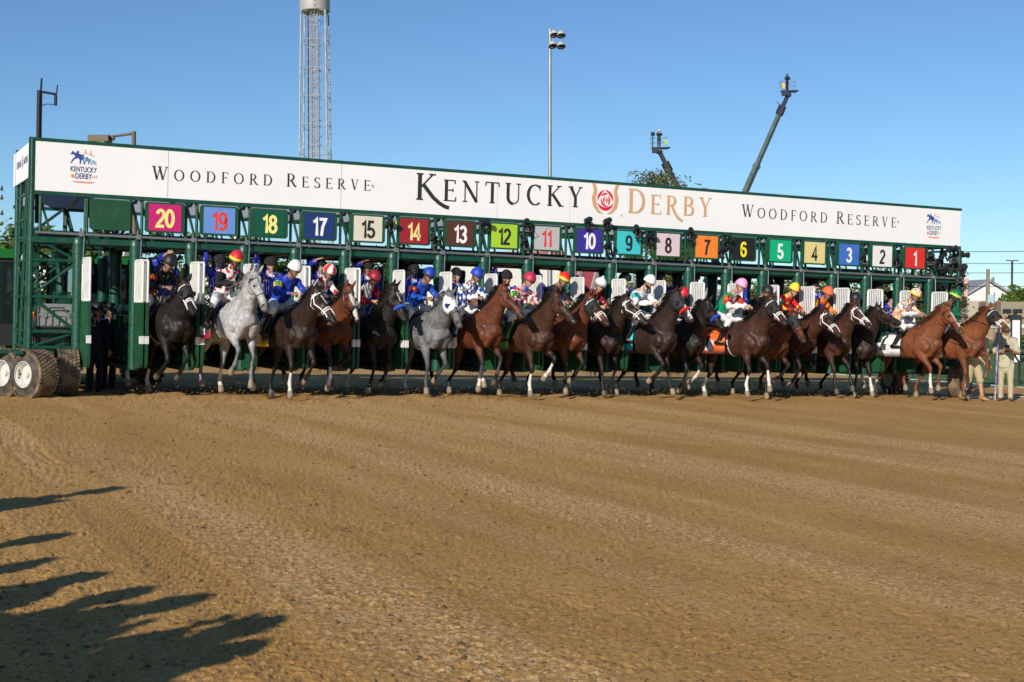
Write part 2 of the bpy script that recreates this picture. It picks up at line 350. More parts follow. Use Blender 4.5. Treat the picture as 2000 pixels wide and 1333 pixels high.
    def hsurf(t, th, off=.006):             # th 0 = forehead, 90 = horse's left cheek, 180 = jaw
        c, d, w = hc(t); th = R(th); return c+hup*math.cos(th)*(d+off)+hs*math.sin(th)*(w+off)
    vol.t([hc(q[0])[0] for q in HR], [q[1] for q in HR], [q[2] for q in HR], side=hs, n=16)
    for sy in (-1, 1):
        c = poll+hd*.17+hs*sy*.062-hup*.11; vol.t([c, c+hd*.07], [.085, .07], [.04, .035], side=hs)
        c = poll+hd*.2+hs*sy*.075+hup*.018; vol.t([c, c+hd*.03], [.028, .026], [.028, .026], side=hs)
        c = poll+hd*.55+hs*sy*.035-hup*.005; vol.t([c, c+hd*.03], [.03, .028], [.026, .024], side=hs)
    # ears
    for sy in (-1, 1):
        e0 = poll+hup*.04+hs*sy*.05-hd*.01; ed = unit(hup*.9-hd*.25+hs*sy*.22+V(0, 0, .35))
        vol.t([e0, e0+ed*.06, e0+ed*.13, e0+ed*.175], [.026, .032, .022, .007], [.022, .028, .019, .007], side=hd)
    # legs
    segs = []; low = []; hoofs = []
    for sy, (a, b, c), tg in ((-1, fr, 'fr'), (1, fl, 'fl')):
        e = body((.50, sy*.175, .92)); k = e+sag(a)*.42+V(0, -sy*.01, 0); f = k+sag(b)*.285; p = f+sag(c)*.13; h = p+sag(c*.8)*.085
        vol.t([body((.52, sy*.19, 1.05)), e, e+(k-e)*.35, e+(k-e)*.75], [.16, .125, .085, .055], [.10, .095, .072, .050], side=(0, 1, 0))
        vol.t([e+(k-e)*.7, k-(k-e)*.06, k+(f-k)*.08, k+(f-k)*.25], [.047, .052, .048, .033], [.043, .046, .044, .03], side=(0, 1, 0), n=12)
        vol.t([k+(f-k)*.2, k+(f-k)*.6, f-(f-k)*.12, f], [.034, .03, .036, .044], [.027, .026, .032, .038], side=(0, 1, 0), n=12)
        vol.t([f, p-(p-f)*.3, p], [.040, .034, .044], [.036, .032, .042], side=(0, 1, 0), n=12)
        vol.t([p, h], [.046, .060], [.045, .056], side=(0, 1, 0), n=12)
        segs += [(e, k, tg+'0'), (k, f, tg+'1'), (f, p, tg+'2'), (p, h, tg+'3')]; low.append(h[2]); hoofs.append(h)
    for sy, (a, b, c), tg in ((-1, hr, 'hr'), (1, hl, 'hl')):
        st = body((-.50, sy*.17, .98)); hk = st+sag(a-20)*.41+V(0, -sy*.03, 0); f = hk+sag(b+12)*.33; p = f+sag(c+20)*.12; h = p+sag(c+10)*.085
        vol.t([body((-.66, sy*.16, 1.18)), st, st+(hk-st)*.35, st+(hk-st)*.8], [.24, .18, .115, .058], [.13, .12, .085, .046], side=(0, 1, 0))
        vol.t([st+(hk-st)*.72, hk, hk+(f-hk)*.12, hk+(f-hk)*.3], [.05, .060, .052, .038], [.04, .042, .038, .03], side=(0, 1, 0), n=12)
        vol.t([hk+(f-hk)*.25, hk+(f-hk)*.6, f-(f-hk)*.1, f], [.037, .033, .038, .045], [.029, .028, .034, .038], side=(0, 1, 0), n=12)
        vol.t([f, p], [.041, .042], [.036, .042], side=(0, 1, 0), n=12)
        vol.t([p, h], [.046, .060], [.044, .056], side=(0, 1, 0), n=12)
        segs += [(st, hk, tg+'0'), (hk, f, tg+'1'), (f, p, tg+'2'), (p, h, tg+'3')]; low.append(h[2]); hoofs.append(h)
    dz = -min(low)+.01+lift
    base = base @ Matrix.Translation((0, 0, dz))
    me = vol.fuse(.0165, 4, .45)
    P = coords(me); nv = np.empty(len(P)*3, np.float32); me.vertices.foreach_get("normal", nv); nv = nv.reshape(-1, 3)
    mus = (1-np.abs(2*fbm(P*np.array((1, 1, .55)), 5.5, 2, stall+40)-1))**3; P2 = P+nv*((mus-.5)*.012+(fbm(P, 26, 2, stall+50)-.5)*.008)[:, None]*np.clip((P[:, 2:3]-.55)*2, .1, 1)
    me.vertices.foreach_set("co", P2.ravel().astype(np.float32)); col = np.tile(A, (len(P), 1))
    bones = segs+[(body((-.6, 0, 1.2)), body((.4, 0, 1.15)), 'T'), (nb, poll, 'N'), (poll, poll+hd*HL-hup*.04, 'H')]
    k, t, d = seg_near(P, [(a, b) for a, b, _ in bones]); names = np.array([b[2] for b in bones])[k]
    n1 = fbm(P, 5, 3, stall); n2 = fbm(P, 22, 2, stall+9)
    if coat in ('grey', 'dgrey'): col = col*(1+.45*(n1[:, None]-.5)); col = col*(1+.5*np.clip((n2[:, None]-.55)*3, -.3, .6)); 
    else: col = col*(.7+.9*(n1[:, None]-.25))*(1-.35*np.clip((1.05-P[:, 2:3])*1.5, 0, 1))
    # darker points on legs, muzzle
    for tg in ('fr', 'fl', 'hr', 'hl'):
        m0 = names == tg+'0'; col[m0] = colmix(col[m0], Bc, (t[m0]-.45)*2.2)
        for q in '12':
            mm = names == tg+q; col[mm] = Bc*(.8+.5*n1[mm][:, None])
        mm = names == tg+'3'; sock = tg in socks.split()
        col[mm] = np.array((.30, .24, .17)) if (sock or (stall*7+ord(tg[0])+ord(tg[1])) % 3) else np.array((.10, .085, .07))
        if sock:
            mm = ((names == tg+'1') & (t > .30+.15*n1)) | (names == tg+'2'); col[mm] = (.72, .66, .60)
        if wraps and tg[0] == 'f':
            mm = (names == tg+'1') & (t > .12); col[mm] = wraps
    mh = names == 'H'; r = P[mh]-poll; tt = (r@hd)/HL; col[mh] = colmix(col[mh], np.minimum(Bc*1.3, .1) if coat not in ('grey',) else np.array((.09, .085, .085)), (tt-.72)*4*.8)
    sd_ = r@hs; u_ = r@hup
    if blaze:
        w = .016+.014*blaze*np.abs(np.sin(tt*7+stall)); mm = (np.abs(sd_+.006*np.sin(tt*9)) < w) & (u_ > -.02-.06*(tt > .5)) & (tt > .18) & (tt < (.45 if blaze < 1 else .95 if blaze > 1 else .8))
        c_ = col[mh]; c_[mm] = (.7, .63, .58); col[mh] = c_
    ms = (np.abs(tt-.90) < .035) & (np.abs(np.abs(sd_)-.043) < .014) & (u_ > -.06); c_ = col[mh]; c_[ms] = (.01, .005, .005); col[mh] = c_
    setcol(me, np.clip(col, .002, 1))
    root = empty("racehorse", base, label, "horse", "racehorses breaking from the starting gate")
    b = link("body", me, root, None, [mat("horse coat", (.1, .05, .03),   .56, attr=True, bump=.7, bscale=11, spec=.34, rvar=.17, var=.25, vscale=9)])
    # eyes
    for sy in (-1, 1):
        e = MB(); c = poll+hd*.215+hs*sy*.094+hup*.02; e.sphere(c, .021, 10, 7); e.build("eye", mat("horse eye", (.008, .005, .004), .08), root, True)
    # mane
    mb = MB(); rg = random.Random(stall*3+1)
    crest = npts[1:]+0
    tops = []
    for i in range(1, 7):
        tng = unit(npts[min(i+1, 6)]-npts[i-1]); A_ = np.cross(nside, tng)*-1; A_ = A_ if A_[2] > 0 or A_[0] < 0 else -A_
        tops.append((npts[i]+A_*([.31, .29, .25, .205, .17, .145, .125][i]*.95), A_))
    for q in range(int(230*mane_f)):
        f_ = rg.random()*4.99; i = int(f_); w = f_-i; c = tops[i][0]*(1-w)+tops[i+1][0]*w; an = tops[i][1]
        L = rg.uniform(.09, .19); fl_ = rg.uniform(-.035, .035); bk = V(-rg.uniform(.5, 1.1), 0, rg.uniform(-.3, .2)); sd2 = nside*rg.choice((-1, -1, 1))*rg.uniform(.2, .9)
        p0 = c+nside*fl_; d1 = unit(an*.6+bk*.6+sd2*.5); p1 = p0+d1*L*.5; p2 = p1+unit(d1*.7+V(-.3, 0, -.8)+sd2*.6)*L*.6
        mb.tube([p0-an*.03, p1, p2], [.009, .011, .002], 4, False)
    mb.build("mane", mat("hair "+coat, tuple(MC), .5, var=.3), root, True); mb = MB()
    for q in range(10):                      # forelock
        p0 = poll+hup*.06+hd*rg.uniform(-.02, .05)+hs*rg.uniform(-.03, .03); mb.tube([p0, p0+hd*.07+hup*.02, p0+hd*.13+hs*rg.uniform(-.03, .03)], [.009, .008, .002], 4, False)
    mb.build("forelock", mat("hair "+coat, tuple(MC), .5, var=.3), root, True)
    # tail
    mb = MB(); t0 = body((-.98, 0, 1.36))
    for q in range(46):
        a, b_, = rg.uniform(-.05, .05), rg.uniform(-.15, .15); L = rg.uniform(.6, .85)
        mb.tube([t0+V(0, a*.4, 0), t0+V(-.12, a, -.06), t0+V(-.24-abs(b_)*.3, a+b_*.4, -.3), t0+V(-.26+rg.uniform(-.12, .08), a+b_, -L)], [.018, .017, .014, .003], 4, False)
    mb.build("tail", mat("hair "+coat, tuple(MC), .5, var=.3), root, True)
    # bridle
    lm = {'black': mat("dark leather", (.018, .012, .009), .4), 'white': mat("white bridle", (.78, .78, .76), .5), 'yellow': mat("gold bridle", (.6, .35, .05), .5)}[bridle]
    mb = MB(); rr = .011 if bridle == 'white' else .008
    if bridle == 'white': mb.tube([hsurf(.64, a) for a in range(0, 361, 24)], rr, 6, False); mb.tube([hsurf(.64-.002, 0, .012), hsurf(.75, 20), hsurf(.86, 60), hsurf(.86, 100)], rr*.8, 6)
    mb.tube([hsurf(.58, a) for a in range(0, 361, 24)], rr, 6, False)
    mb.tube([hsurf(.13, a, .012) for a in range(-100, 101, 20)], rr, 6, False)
    for sy in (-1, 1):
        mb.tube([hsurf(.02, sy*25, .02), hsurf(.12, sy*75, .012), hsurf(.3, sy*95), hsurf(.5, sy*92), hsurf(.70, sy*95), hsurf(.80, sy*100)], rr, 6, False)
        mb.tube([hsurf(.06, sy*80, .012), hsurf(.22, sy*140, .008), hsurf(.30, sy*178, .008)], rr*.8, 6, False)
    mb.tube([hsurf(.02, a, .02) for a in (-40, -20, 0, 20, 40)], rr, 6, False)
    mb.build("bridle", lm, root, True)
    for sy in (-1, 1): mb = MB(); c = hsurf(.82, sy*100, .008); mb.tube([c+hd*.024*math.cos(x_)+hup*.024*math.sin(x_) for x_ in np.linspace(0, 6.28, 10)], .005, 6, False); mb.build("bit_ring", mat("steel", (.6, .6, .6), .3, 1), root, True)
    bit = [hsurf(.82, sy*100, .014) for sy in (-1, 1)]
    if hood:
        # fabric hood over poll, eyes open
        pts = []; F = []; ts = np.linspace(-.01, .50, 10); ths = np.linspace(-150, 150, 25)
        for a in ts:
            for q in ths: pts.append(hsurf(a, q, .010))
        n_ = len(ths)
        for i in range(len(ts)-1):
            for j in range(n_-1):
                tm = (ts[i]+ts[i+1])/2; am = abs((ths[j]+ths[j+1])/2)
                if .28 < tm < .40 and 58 < am < 92: continue
                if tm > .42 and am < 30: continue
                F.append((i*n_+j, i*n_+j+1, (i+1)*n_+j+1, (i+1)*n_+j))
        hm = npmesh("hood", np.array(pts), F, True)
        ho = link("hood", hm, root, None, [mat("hood "+hood, dict(black=(.015, .015, .017), white=(.75, .76, .8), blue=(.04, .05, .1))[hood], .7, bump=.2)])
        md = ho.modifiers.new("t", 'SOLIDIFY'); md.thickness = .008
        for sy in (-1, 1):                   # cups beside the eyes
            e = MB(); c = hsurf(.36, sy*68, .012); e.tube([c-hd*.035+hs*sy*.0, c-hd*.03+hs*sy*.035+hup*.0], [.034, .04], 10, True); e.build("blinker_cup", mat("hood blue" if hood == 'white' else "hood "+hood, (.03, .04, .2), .6), root, True)
    if roll:
        e = MB(); e.tube([hsurf(.60, a, .018) for a in range(-125, 126, 18)], .030, 10); e.build("shadow_roll", mat("fleece %s" % (roll,), roll, .95, bump=.8, bscale=90), root, True)
    # breast strap / girth
    mb = MB(); c0, hh, hw = trunk_at(.22)
    ring = lambda x, off, a0, a1, n_: [body((x+.03*math.cos(R(q)), math.sin(R(q))*(trunk_at(x)[2]+off), trunk_at(x)[0]+math.cos(R(q))*(trunk_at(x)[1]+off))) for q in np.linspace(a0, a1, n_)]
    mb.tube(ring(.17, .006, 0, 360, 30), .004, 6, False, rb=.013, side=bdir((1, 0, 0)))
    mb.build("girth", mat("girth "+str(strap or stall in (18, 13, 6)), strap or ((.6,.6,.57) if stall in (18, 13, 6) else (.02,.02,.02)), .7), root, True)
    if cloth: 
        # saddle cloth draped over the back
        def clothpt(x, q, off=0.):
            c, h_, w_ = trunk_at(x); lo = 1+.06*abs(q)/88; zz = c+math.cos(R(q))*(h_+.018+off); yy = math.sin(R(q))*(w_+.02+off)*lo
            if abs(q) > 66: zz -= (abs(q)-66)*.012; yy += math.copysign((.06+.025*math.sin(x*16))*min(1, (abs(q)-66)/10), q)
            return body((x-.06*abs(math.sin(R(q)))*(1 if x < -.3 else .4), yy+.006*math.sin(x*30), zz))
        xs = np.linspace(-.46, .19, 9); ths = np.linspace(-88, 88, 23); pts = []; F = []
        for x in xs:
            for q in ths: pts.append(clothpt(x, q))
        n_ = len(ths)
        for i in range(len(xs)-1):
            for j in range(n_-1): F.append((i*n_+j, i*n_+j+1, (i+1)*n_+j+1, (i+1)*n_+j))
        cm = npmesh("saddle_cloth", np.array(pts), F, True)
        P2 = np.array(pts); ang = np.tile(np.abs(ths), len(xs)); cc = np.tile(np.array(cloth), (len(P2), 1)); 
        if cloth_sub is not None: cc[ang > 80] = cloth_sub
        setcol(cm, cc)
        so = link("saddle_cloth", cm, root, None, [mat("saddle cloth", (1, 1, 1), .7, attr=True, bump=.15, bscale=12)])
        md = so.modifiers.new("t", 'SOLIDIFY'); md.thickness = .006
        # patch and number on the right flank
        lum = sum(cloth)/3; tc_ = (.02, .02, .02) if lum > .16 or max(cloth) > .5 and lum > .2 else (.8, .8, .78)
        def flank(x, q, off): c, h_, w_ = trunk_at(x); return body((x, math.sin(R(q))*(w_+off), c+math.cos(R(q))*(h_+off)))
        for (xa, xb, qa, qb, cl, nm) in ((-.42, -.32, -84, -66, (.75, .75, .73), 'badge'), (-.26, -.08, -84, -72, (.75, .75, .73), 'badge')):
            pp = [clothpt(x, q, .012) for x, q in ((xa, qa), (xb, qa), (xb, (qa+qb)/2), (xb, qb), (xa, qb), (xa, (qa+qb)/2))]
            link(nm, npmesh(nm, np.array(pp), [(0, 1, 2, 5), (5, 2, 3, 4)]), so, None, [mat("badge", cl, .7, var=.6, vscale=60)])
        if num:
            o = digits(num, 0, 0, .22, .20, so, "number", mat("num %s" % (tc_,), tc_, .7), 0, .95); bm_ = bmesh.new(); bm_.from_mesh(o.data); bmesh.ops.subdivide_edges(bm_, edges=bm_.edges[:], cuts=2, use_grid_fill=True); bm_.to_mesh(o.data); bm_.free(); me_ = o.data; cc_ = coords(me_)
            me_.vertices.foreach_set("co", np.array([clothpt(-.20+p[0], -60+p[2]/.33*57.3, .030+abs(p[1])) for p in cc_], np.float32).ravel()); me_.update()
    # saddle
    vs = Vol(); vs.t([body((-.20, 0, 1.45)), body((-.05, 0, 1.425)), body((.12, 0, 1.46))], [.03, .025, .035], [.13, .11, .09], side=(0, 1, 0))
    for sy in (-1, 1): vs.t([body((-.02, sy*.12, 1.42)), body((.03, sy*.27, 1.25)), body((.05, sy*.305, 1.12))], [.10, .09, .07], [.014, .012, .010], side=(0, 1, .3))
    sm = vs.fuse(.012, 2); link("saddle", sm, root, None, [mat("saddle leather", (.03, .02, .016), .4)])
    return dict(root=root, base=base, body=body, bit=bit, poll=poll, dz=dz, stall=stall, pitch=pitch, yaw=yaw)
# per horse: (pose angles forearm, cannon, pastern from straight down, forward +)
DN = (4, 0, 25); WH = (.75, .75, .72)
HORSES = [
 dict(stall=18, s=.75, coat='black', label="black horse in a black hood with a magenta saddle cloth, farthest left", neck=37, head=-48, hyaw=6, fr=(20, -50, -60), fl=(22, -38, -50), hr=(-20, -20, 0), hl=(0, -20, 10), socks='hr hl', bridle='white', hood='black', cloth=(.62, .02, .20), cloth_sub=(.75, .62, .03), num='20', lift=.02),
 dict(stall=17, s=1.5, yaw=9, coat='grey', label="pale grey horse with raised head, brightest coat in the row", neck=47, head=-60, hyaw=14, nyaw=6, fr=(48, -30, -50), fl=(14, -8, 0), hr=(-20, -10, 10), hl=(5, -20, 10), socks='hl', cloth=(.02, .02, .03), cloth_sub=(.5, .02, .05), num='19', lift=.06, strap=(.03, .03, .03), pitch=7),
 dict(stall=16, s=1.75, coat='brown', label="black-brown horse with white bridle and yellow-edged cloth, left of the red bay", neck=37, head=-50, hyaw=26, nyaw=6, fr=(6, -3, 20), fl=(28, -35, -55), hr=(-25, -15, 0), hl=(0, -30, 0), socks='fr', blaze=.5, bridle='white', cloth=(.02, .03, .03), cloth_sub=(.75, .62, .03), num='18'),
 dict(stall=15, s=.85, coat='bay', label="red bay horse with a pale pink nose and one white front sock", neck=38, head=-60, hyaw=8, fr=(22, 0, -20), fl=(30, -55, -70), socks='fr', blaze=2, cloth=(.02, .05, .25), lift=.08),
 dict(stall=14, s=.6, coat='black', label="black horse with a blue fleece noseband, left of the hooded grey", neck=54, head=-62, hyaw=22, nyaw=5, fr=(18, -20, -30), fl=(16, -35, -50), socks='hl', blaze=.4, roll=(.02, .10, .55), cloth=(.6, .6, .5)),
 dict(stall=13, s=.9, coat='dgrey', label="dark grey horse wearing a white hood with blue eye cups", neck=40, head=-56, hyaw=10, fr=(8, -40, -50), fl=(20, -42, -50), hr=(-30, -10, 0), hl=(8, -20, 10), socks='hr hl', hood='white', cloth=(.35, .02, .05), cloth_sub=(.75, .62, .03), num='14', lift=0),
 dict(stall=12, s=1.2, coat='bay', label="bay horse with grey leg wraps under the rider in blue and white checks", neck=44, head=-50, hyaw=30, nyaw=8, fr=(22, -14, -10), fl=(32, -18, -30), socks='fr', blaze=.4, pitch=7, cloth=(.75, .75, .73), cloth_sub=(.6, .6, .58), num='13', lift=.03, wraps=(.07, .07, .08)),
 dict(stall=11, s=1.45, coat='dbay', label="dark bay horse with a lime green saddle cloth", neck=46, head=-48, hyaw=24, nyaw=6, fr=(10, -12, 15), fl=(44, -28, -50), socks='fr fl hr', blaze=.4, cloth=(.15, .55, .08), cloth_sub=(.02, .02, .02), num='12', pitch=6),
 dict(stall=10, s=1.0, coat='bay', label="red bay horse in a black hood with white bridle, between two dark horses mid-row", neck=41, head=-48, hyaw=20, nyaw=4, fr=(16, -4, 10), fl=(26, -35, -50), bridle='white', hood='black', cloth=(.3, .3, .3), lift=.08),
 dict(stall=9, s=.75, coat='brown', label="dark brown horse with white bridle and purple cloth, below board 10", neck=48, head=-45, hyaw=26, nyaw=8, fr=(14, 4, 20), fl=(14, -22, -20), socks='hl', blaze=.5, bridle='white', cloth=(.10, .03, .30), cloth_sub=WH),
 dict(stall=8, s=1.3, yaw=17, coat='brown', label="tall dark brown horse with red fleece noseband and turquoise saddle cloth", neck=52, head=-52, hyaw=14, nyaw=2, fr=(40, -40, -60), fl=(10, 10, 30), socks='', blaze=2, hood='black', roll=(.6, .02, .02), cloth=(.03, .5, .62), cloth_sub=(.02, .02, .02), num='9', pitch=8, neckl=.84),
 dict(stall=7, s=.8, coat='black', label="black horse with a blue fleece noseband, right of the turquoise-clothed horse", neck=46, head=-48, hyaw=12, nyaw=2, fr=(26, -20, -40), fl=(30, -35, -60), socks='fl', roll=(.02, .06, .5), cloth=(.6, .5, .5)),
 dict(stall=6, s=1.8, yaw=21, coat='dbay', label="shiny bay horse with orange saddle cloth and two white front legs", neck=47, head=-46, hyaw=4, nyaw=-2, fr=(2, -2, 20), fl=(34, 6, 10), hr=(-32, -18, 0), hl=(8, -30, 0), socks='fr fl hr hl', blaze=.6, bridle='white', hood='black', cloth=(.85, .13, .02), cloth_sub=(.02, .02, .02), num='7', pitch=6, neckl=.84),
 dict(stall=5, s=1.1, coat='bay', label="red bay horse in a dark hood, mostly hidden behind the orange-clothed horse", neck=36, head=-54, hyaw=0, fr=(4, 0, 20), fl=(42, -35, -60), hood='black', cloth=(.02, .02, .02), lift=0, neckl=.74, pitch=2),
 dict(stall=4, s=.8, coat='dbay', label="bay horse with lowered head and white bridle below board 4", neck=34, head=-48, hyaw=2, nyaw=2, fr=(30, -30, -50), fl=(36, -45, -60), bridle='white', cloth=(.02, .3, .12), lift=.1, neckl=.82, pitch=3),
 dict(stall=3, s=.8, coat='dbay', label="dark bay horse with a white nose tip and white bridle, craning over its neighbour", neck=46, head=-42, hyaw=4, nyaw=-2, fr=(24, 6, 20), fl=(30, 10, 20), bridle='white', blaze=1, cloth=(.5, .4, .1), lift=.02, neckl=.84),
 dict(stall=2, s=.5, coat='brown', label="dark brown horse with head held level, in front of the teal rider", neck=52, head=-26, hyaw=8, nyaw=0, fr=(6, -4, 10), fl=(16, 8, 15), socks='fl', blaze=.3, cloth=(.08, .12, .45), neckl=.78),
 dict(stall=1, s=1.6, yaw=15, coat='chest', label="dark chestnut horse with white saddle cloth marked 2", neck=44, head=-50, hyaw=0, nyaw=2, fr=(40, 0, 10), fl=(36, -8, 0), hr=(-36, -20, 0), hl=(-6, -35, -10), socks='fr hr hl', blaze=1, bridle='black', cloth=WH, cloth_sub=(.1, .1, .1), num='2', pitch=5, lift=.03),
 dict(stall=0, s=1.9, coat='chest', label="bright chestnut horse in a black hood and white bridle, farthest right in the row", neck=38, head=-40, hyaw=-6, nyaw=0, fr=(2, -2, 15), fl=(66, -2, -10), hr=(-34, -18, 0), hl=(-8, -30, -10), bridle='white', hood='black', cloth=(.45, .02, .03), cloth_sub=WH, num='1', pitch=7, neckl=.86, strap=(.02, .02, .02)),
]
H = [make_horse(**h) for h in HORSES]
# ---------------------------------------------------------------- ground
uh = unit(V(ux[0], ux[1])); vh = unit(V(vy[0], vy[1])); P02 = V(P0[0], P0[1])
def base_z(X, Y):
    x = (X-P02[0])*uh[0]+(Y-P02[1])*uh[1]
    return ground_z(X, Y)-np.where(x > 9.6, (x-9.6)*(ux[2]-.0043), 0)       # level again beyond the inside rail
def relief(X, Y, near=1.):
    D = np.stack([X, Y, X*0], -1); x = (X-P02[0])*uh[0]+(Y-P02[1])*uh[1]; y = (X-P02[0])*vh[0]+(Y-P02[1])*vh[1]
    q = np.stack([x, y, x*0], -1)
    h = .020*(fbm(q*np.array((1, .15, 1)), .7, 2, 1)-.5)
    band = fbm(q*np.array((1, .05, 1)), .55, 2, 31)
    rough = np.clip((band-.42)*6, 0, 1)
    h += near*(.0015+.004*rough)*(fbm(q, 34, 2, 5)-.5)*2; bl = np.clip(vnoise(q, 5, 61)*1.6-.3, .25, 1)
    c = vnoise(q, 22, 8); h += near*.012*bl*rough*np.clip(c-.62, 0, 1)*2.2
    h += near*.011*bl*np.clip(vnoise(q, 40, 18)-.62, 0, 1)*2.4-near*.010*bl*np.clip(vnoise(q, 30, 28)-.70, 0, 1)*2.4
    # tyre tracks running along the course at the left
    for x0, w in ((-21.6, .22), (-23.4, .25), (-22.55, .18)):
        m = np.clip(1-np.abs(x-x0-.05*np.sin(y*.7))/w, 0, 1); m = np.minimum(m*4, 1)
        h = h*(1-.5*m)-m*.002+near*m*.006*np.sin(y*52+np.sin(x*40)*1.5)*(np.sin((x-x0)*70) > -.2)
        e = np.exp(-((np.abs(x-x0)-w-.06)/.06)**2); h += e*.004*near*(.4+fbm(q, 6, 2, 77))
    hoof = np.exp(-((x+9)/13)**8)*np.exp(-((y+.2)/2.6)**4); h += hoof*near*.05*(fbm(q, 3.2, 3, 44)-.5)*2
    return h, band
def grid_mesh(rs, an, fade=True):
    Rr, An = np.meshgrid(rs, an, indexing='ij'); X = (Rr*np.tan(An)).ravel(); Y = Rr.ravel()
    h, band = relief(X, Y, np.clip(1.6-Y/45, .15, 1)); z = base_z(X, Y)+h
    P = np.stack([X, Y, z], -1); n = len(an); i = np.arange(len(rs)-1)[:, None]*n+np.arange(n-1)[None]; i = i.ravel()
    return P, np.stack([i, i+1, i+n+1, i+n], -1)
ry = [3.5]
while ry[-1] < 46: ry.append(ry[-1]+max(.012, ry[-1]**2*2.2/(1.6*1365)*.55))
ry = np.array(ry); an = np.linspace(-R(24.5), R(24.5), 1150)
P, F = grid_mesh(ry, an)
xg = (P[:, 0]-P02[0])*uh[0]+(P[:, 1]-P02[1])*uh[1]
def dirt_material():
    m = bpy.data.materials.new("track dirt"); m.use_nodes = True; N = m.node_tree.nodes; L = m.node_tree.links; b = N["Principled BSDF"]
    b.inputs["Roughness"].default_value = .95; b.inputs["Specular IOR Level"].default_value = .15
    g = N.new("ShaderNodeNewGeometry"); mp = N.new("ShaderNodeVectorRotate"); mp.rotation_type = 'Z_AXIS'; mp.inputs["Angle"].default_value = -math.atan2(uh[1], uh[0]); L.new(g.outputs["Position"], mp.inputs["Vector"])
    def noise(scale, det=4, st=(1, 1, 1), rough=.6, lo=.35, hi=.65):
        s = N.new("ShaderNodeVectorMath"); s.operation = 'MULTIPLY'; s.inputs[1].default_value = st; L.new(mp.outputs[0], s.inputs[0])
        n = N.new("ShaderNodeTexNoise"); n.inputs["Scale"].default_value = scale; n.inputs["Detail"].default_value = det; n.inputs["Roughness"].default_value = rough; L.new(s.outputs[0], n.inputs["Vector"])
        r = N.new("ShaderNodeMapRange"); r.inputs[1].default_value = lo; r.inputs[2].default_value = hi; L.new(n.outputs[0], r.inputs[0]); return r.outputs[0]
    def mix(f, a, c, bt='MIX'):
        x = N.new("ShaderNodeMix"); x.data_type = 'RGBA'; x.blend_type = bt
        if isinstance(f, float): x.inputs["Factor"].default_value = f
        else: L.new(f, x.inputs["Factor"])
        for k, v in (("A", a), ("B", c)):
            if isinstance(v, tuple): x.inputs[k].default_value = (*v, 1)
            else: L.new(v, x.inputs[k])
        return x.outputs["Result"]
    def mul(a, c):
        x = N.new("ShaderNodeMath"); x.operation = 'MULTIPLY'; L.new(a, x.inputs[0])
        if isinstance(c, float): x.inputs[1].default_value = c
        else: L.new(c, x.inputs[1])
        return x.outputs[0]
    c = mix(noise(1.3, 5, (1, .3, 1)), (.46, .25, .076), (.55, .312, .102))
    bands = noise(.62, 3, (1, .06, 1), .6, .46, .58); speck = noise(26, 3, (1, 1, 1), .7, .50, .55)
    c = mix(mul(mul(bands, speck), .6), c, (.88, .62, .33))
    sp2 = noise(34, 2, (1, 1, 1), .5, .60, .68); c = mix(mul(sp2, .45), c, (.82, .56, .28))
    dk = noise(24, 3, (1, 1, 1), .6, .585, .62); c = mix(mul(dk, .6), c, (.16, .095, .035))  # dark flecks painted into the dirt colour as shadows of small clods
    L.new(c, b.inputs["Base Color"])
    n2 = N.new("ShaderNodeTexNoise"); n2.inputs["Scale"].default_value = 45; n2.inputs["Detail"].default_value = 6; n2.inputs["Roughness"].default_value = .7; L.new(mp.outputs[0], n2.inputs["Vector"])
    bp = N.new("ShaderNodeBump"); bp.inputs["Strength"].default_value = .9; bp.inputs["Distance"].default_value = .012; L.new(n2.outputs[0], bp.inputs["Height"]); L.new(bp.outputs[0], b.inputs["Normal"])
    return m
DIRT = dirt_material()
fx = xg[F].max(1); me = npmesh("track", P, F[fx < 9.0], True)
tag(link("dirt_track", me, None, None, [DIRT]), kind="structure")
# coarse sheets: earth to the horizon, grass on the infield
def sheet(name, x0, x1, y0, y1, nx, ny, m, dz, noise=0):
    gx, gy = np.meshgrid(np.linspace(x0, x1, nx), np.linspace(y0, y1, ny), indexing='ij'); X = P02[0]+gx*uh[0]+gy*vh[0]; Y = P02[1]+gx*uh[1]+gy*vh[1]
    X, Y = X.ravel(), Y.ravel(); z = base_z(X, Y)+dz
    if noise: z = z+noise*(vnoise(np.stack([X, Y, X*0], -1), 1.5, 3)-.5)
    n = ny; i = (np.arange(nx-1)[:, None]*n+np.arange(ny-1)[None]).ravel()
    return tag(link(name, npmesh(name, np.stack([X, Y, z], -1), np.stack([i, i+n, i+n+1, i+1], -1), True), None, None, [m]), kind="structure")
sheet("ground", -260, 9.62, -200, 900, 60, 120, DIRT, -.06)
GRASS = mat("turf", (.055, .125, .018), .9, bump=.8, bscale=3, col2=(.09, .16, .025), vscale=.5)
sheet("grass", 9.6, 46, -120, 900, 12, 300, GRASS, -.03)
sheet("sand_strip", 46, 54, -120, 900, 3, 200, mat("sand strip", (.34, .19, .09), .9, bump=.5, bscale=2), -.025)
sheet("far_ground", 54, 900, -300, 1500, 20, 60, mat("far ground", (.20, .19, .12), .9, col2=(.08, .13, .03), vscale=.05), -.04)
